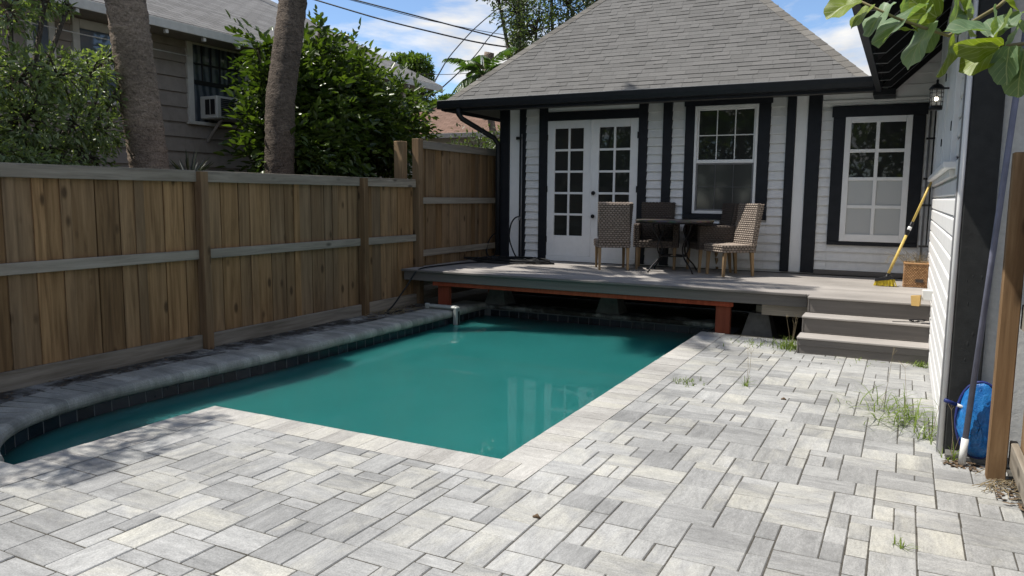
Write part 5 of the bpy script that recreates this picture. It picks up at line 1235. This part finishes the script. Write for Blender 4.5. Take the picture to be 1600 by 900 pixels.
# ------------------------------------------------------------------ weeds, litter
def tuft(label, x, y, n, h, spread, seeds=0, squash=1.0, dry=0.0):
    t = thing('weed_tuft', label, 'weed', (x, y, 0), 0, 'weeds growing from the paver joints')
    P = np.stack([x + RNG.normal(0, spread * .35, n), y + RNG.normal(0, spread * .35, n), np.full(n, -0.005)], 1)
    m = MB()
    for p in P:
        az = random.uniform(0, 2 * PI); out = random.uniform(.1, 1.0) * h * squash; hh = h * random.uniform(.3, 1.0) * (1 - .55 * out / (h * squash)); w = random.uniform(.005, .010)
        dx, dy = math.cos(az), math.sin(az); sx_, sy_ = -dy * w / 2, dx * w / 2; pts = []
        for k in range(6):
            u = k / 5; pts.append((p[0] + dx * out * u ** 1.4, p[1] + dy * out * u ** 1.4, p[2] + hh * (u * 1.6 - u * u * .75) / .85 + .004, (1 - u) ** .7))
        vs = []
        for q in pts: vs += [(q[0] - sx_ * q[3], q[1] - sy_ * q[3], q[2]), (q[0] + sx_ * q[3], q[1] + sy_ * q[3], q[2] + .001)]
        m.add(vs, [(2 * k, 2 * k + 1, 2 * k + 3, 2 * k + 2) for k in range(5)])
    stuff(part('blades', m, GRASS, t))
    if seeds:
        m = MB()
        for i in range(seeds):
            az = random.uniform(0, 2 * PI); b0 = Vector((x, y, 0)); top = b0 + Vector((math.cos(az) * .06, math.sin(az) * .05, h * random.uniform(1.5, 2.3)))
            m.tube([b0, b0.lerp(top, .5) + Vector((.01, 0, 0)), top], [.0022, .0018, .0012], 4, False)
            for q in range(3): m.tube([top, top + Vector((random.uniform(-.05, .05), random.uniform(-.03, .03), random.uniform(.02, .07)))], .0011, 4, False)
        part('seed_stalks', m, DRY, t)
    return t
tuft('bright grass tuft with seed stalks at the left foot of the steps', -1.02, 8.50, 150, .17, .22, 4)
tuft('low creeping weed between the red post and the steps', -1.42, 8.62, 70, .07, .40)
tuft('largest straggly grass clump against the white wing wall', 0.08, 6.10, 85, .23, .38, 1, 2.5)
tuft('straggly grass fringe along the wing wall beyond the big clump', -0.08, 6.40, 34, .22, .34, 1, 2.2)
tuft('grass blades along the wing corner board', 0.24, 5.72, 45, .25, .14, 1)
tuft('small round leafy weed where the steps meet the wing wall', 0.21, 8.22, 70, .09, .10)
tuft('flat pale weed near the pool coping', -1.62, 6.46, 60, .055, .22)
tuft('thin upright weed sprig in the middle of the pavers', -1.13, 6.60, 14, .14, .04, 2)
tuft('tiny weed in a paver joint at lower right', 0.07, 3.83, 14, .07, .05)
tuft('sparse dry weed at the foot of the net', 0.34, 5.30, 20, .16, .08, 2)
tuft('tiny tuft along the bottom step', -0.35, 8.24, 40, .05, .5)
def litter(name, boxes, n, mat, L):
    P = []; D = []
    for _ in range(n):
        b = random.choice(boxes); P.append((random.uniform(b[0], b[1]), random.uniform(b[2], b[3]), b[4] + random.random() * .006)); a = random.uniform(0, 2 * PI); D.append((math.cos(a), math.sin(a), random.uniform(-.05, .15)))
    return stuff(link(name, leaves_mesh(name, P, D, RNG.uniform(L * .5, L * 1.3, n), L * .4, mat, None, .1, .05, .2), mat))
o = litter('leaf_litter', [(-6.4, -6.0, 7.9, 9.2, .0), (-6.42, -6.1, 2.6, 9.2, -.008), (-6.4, -5.9, 3.0, 4.8, -.006), (.55, .75, 4.6, 5.1, .004), (.3, .5, 5.15, 5.4, .004)], 480, LITTER, .045); o['label'] = 'dry leaf litter along the fence foot'
m = MB()
for i in range(170):
    x_, y_ = random.choice(((-6.2, 8.5), (-6.15, 8.3), (.6, 4.92))); sp2 = .22 if x_ < 0 else .09; b0 = Vector((x_ + random.gauss(0, sp2 * .5), y_ + random.gauss(0, sp2), .008)); a = random.uniform(0, 2 * PI); l = random.uniform(.04, .15)
    m.tube([b0, b0 + Vector((math.cos(a) * l * .5, math.sin(a) * l * .5, random.uniform(.0, .03))), b0 + Vector((math.cos(a) * l, math.sin(a + .5) * l, .004))], .0022, 4, False)
o = stuff(link('dry_twigs', m.mesh('dry_twigs'), DRY)); o['label'] = 'heap of dry twigs on the strip by the fence'
for k_, (x_, y_, lab) in enumerate(((-0.78, 6.28, 'small dark curled leaf lying on the pavers in front of the weeds'), (-1.55, 3.30, 'small dark pebble on pavers near the bottom edge'))):
    tag(part('fallen_leaf' if k_ == 0 else 'pebble', MB().tube([(x_ - .02, y_, .006), (x_, y_ + .008, .012), (x_ + .02, y_ + .002, .006)], [.004, .012, .004], 6), LITTER, None, True), lab, 'leaf' if k_ == 0 else 'pebble')

# ------------------------------------------------------------------ sea grape branch hanging in at the top right
sg = thing('sea_grape_branch', 'sea grape branch with big round leaves hanging in at the upper right', 'branch', tuple(at_y(1490, 60, 2.3)))
def wp(x, y, Y): return at_y(x, y, Y)
def stem(pts, r0, r1): part('stem', MB().tube([wp(*p) for p in pts], [r0 + (r1 - r0) * i / (len(pts) - 1) for i in range(len(pts))], 8), BARKG, sg, True)
BARKG = m_paint('green_brown_twig', (0.20, 0.17, 0.085), 0.6, 0.3)
stem([(1740, 30, 2.35), (1650, 62, 2.32), (1570, 72, 2.30), (1545, 58, 2.28)], .006, .004)
stem([(1640, -60, 2.5), (1560, 10, 2.42), (1482, 56, 2.36), (1440, 42, 2.32), (1400, 28, 2.30), (1340, 0, 2.26)], .0055, .003)
def sgleaf(x, y, x2, y2, wpx, Y, tilt=0.15, flip=1):
    """stalk end at x,y and tip at x2,y2 in the photograph, wpx its visible width"""
    p_ = wp(x, y, Y); dep = -(R3.transposed() @ (p_ - Vector((0, 0, 1.6)))).z
    Lv = math.hypot(x2 - x, y2 - y); L = Lv * dep / 1190 / math.cos(tilt); wr = 0.84
    yaw = flip * math.acos(min(0.99, max(0.12, wpx / (wr * Lv)))); ang = math.degrees(math.atan2(y - y2, x2 - x))
    if wpx > wr * Lv: wr = wpx / Lv
    n = 26; vs = [(0, 0.03, 0)]; uvs = [(0, 0.03)]
    rings = 4
    for j in range(1, rings + 1):
        t = j / rings
        for q in range(n):
            a = 2 * PI * q / n; x_ = math.sin(a) * 0.5 * wr; y_ = 0.5 - 0.5 * math.cos(a)
            if y_ < 0.12: y_ += (0.12 - y_) * 0.7 * (1 - abs(math.sin(a)))
            X_, Y_ = x_ * t, 0.45 + (y_ - 0.45) * t
            zc = 0.16 * abs(X_) + 0.04 * math.sin(Y_ * 9 + a) * t - 0.22 * (Y_ - 0.3) ** 2 * (1 if Y_ > .3 else .3)
            vs.append((X_, Y_, zc)); uvs.append((X_ * 2, Y_))
    vs[0] = (0, 0.45, 0); uvs[0] = (0, .45); sd_ = random.random() * 9; curl = random.uniform(-0.25, 0.35)
    for k7 in range(1, len(vs)):
        q7 = (k7 - 1) % n; t7 = ((k7 - 1) // n + 1) / rings; f7 = 1 + t7 * t7 * (0.035 * math.sin(q7 * 1.9 + sd_) + 0.03 * math.sin(q7 * 0.7 + 2 * sd_))
        x7, y7, z7 = vs[k7]; vs[k7] = (x7 * f7, 0.45 + (y7 - 0.45) * f7, z7 + curl * x7 * x7 + 0.03 * t7 * math.sin(q7 * 1.3 + sd_))
    fs = [(0, 1 + q, 1 + (q + 1) % n) for q in range(n)]
    for j in range(rings - 1):
        for q in range(n): fs.append((1 + j * n + q, 1 + (j + 1) * n + q, 1 + (j + 1) * n + (q + 1) % n, 1 + j * n + (q + 1) % n))
    me = bpy.data.meshes.new('leaf'); me.from_pydata([(a * L, b * L, c * L) for a, b, c in vs], [], fs); me.polygons.foreach_set('use_smooth', [True] * len(fs))
    uv = me.uv_layers.new(name='UVMap')
    for l in me.loops: uv.data[l.index].uv = uvs[l.vertex_index]
    o = link('leaf', me, SEAG, sg, tuple(wp(x, y, Y)))
    A = math.radians(ang)
    # basis: leaf +Y along image direction, normal toward the viewer, then tilted
    ydir = (dX_w * math.cos(A) + dU_w * math.sin(A)); nrm = -dF_w
    ydir = (ydir * math.cos(tilt) + dF_w * math.sin(tilt)).normalized(); xdir = ydir.cross(nrm).normalized(); nrm = xdir.cross(ydir)
    Mx = Matrix((xdir, ydir, nrm)).transposed() @ Matrix.Rotation(yaw, 3, 'Y')
    o.rotation_euler = Mx.to_euler(); return o
dX_w = R3 @ Vector((1, 0, 0)); dU_w = R3 @ Vector((0, 1, 0)); dF_w = R3 @ Vector((0, 0, -1))
for args in ((1346, -3, 1293, 20, 34, 2.26), (1366, 6, 1331, 38, 11, 2.28), (1396, 2, 1352, 50, 14, 2.30, .1), (1450, 8, 1370, 60, 13, 2.32, .1), (1436, 50, 1404, 40, 14, 2.33), (1428, 36, 1462, 12, 12, 2.33), (1460, 32, 1417, 100, 9, 2.34, .1), (1462, 40, 1444, 78, 27, 2.37, .3),
             (1482, 50, 1511, -2, 42, 2.36), (1488, 50, 1478, 119, 36, 2.35, .1, -1), (1548, 50, 1484, 38, 34, 2.28), (1567, 70, 1497, 76, 20, 2.27, .1, -1), (1545, 52, 1568, 6, 28, 2.29, .2), (1550, 60, 1586, 18, 18, 2.26, .1), (1552, 62, 1590, 8, 28, 2.33, .2, -1), (1567, 68, 1602, 36, 20, 2.27, .1),
             (1566, 72, 1512, 104, 34, 2.32, .3), (1580, 68, 1570, 130, 15, 2.27, .1), (1592, 70, 1600, 126, 30, 2.31, .2, -1), (1440, 14, 1492, -30, 36, 2.40, .2), (1470, 30, 1420, -10, 34, 2.42, .2, -1), (1500, 30, 1542, -24, 36, 2.42, .3), (1512, 32, 1500, -25, 34, 2.43, .2), (1592, 22, 1560, -20, 24, 2.38), (1404, 20, 1425, -12, 22, 2.36), (1604, 40, 1640, 0, 30, 2.34), (1620, 80, 1650, 140, 34, 2.33), (1604, 74, 1572, 112, 30, 2.34, .2), (1610, 60, 1580, 20, 34, 2.36, .2), (1536, 60, 1530, 108, 30, 2.36, .2), (1600, 90, 1590, 150, 28, 2.30, .1), (1522, 62, 1500, 20, 30, 2.40, .2)):
    sgleaf(*args)
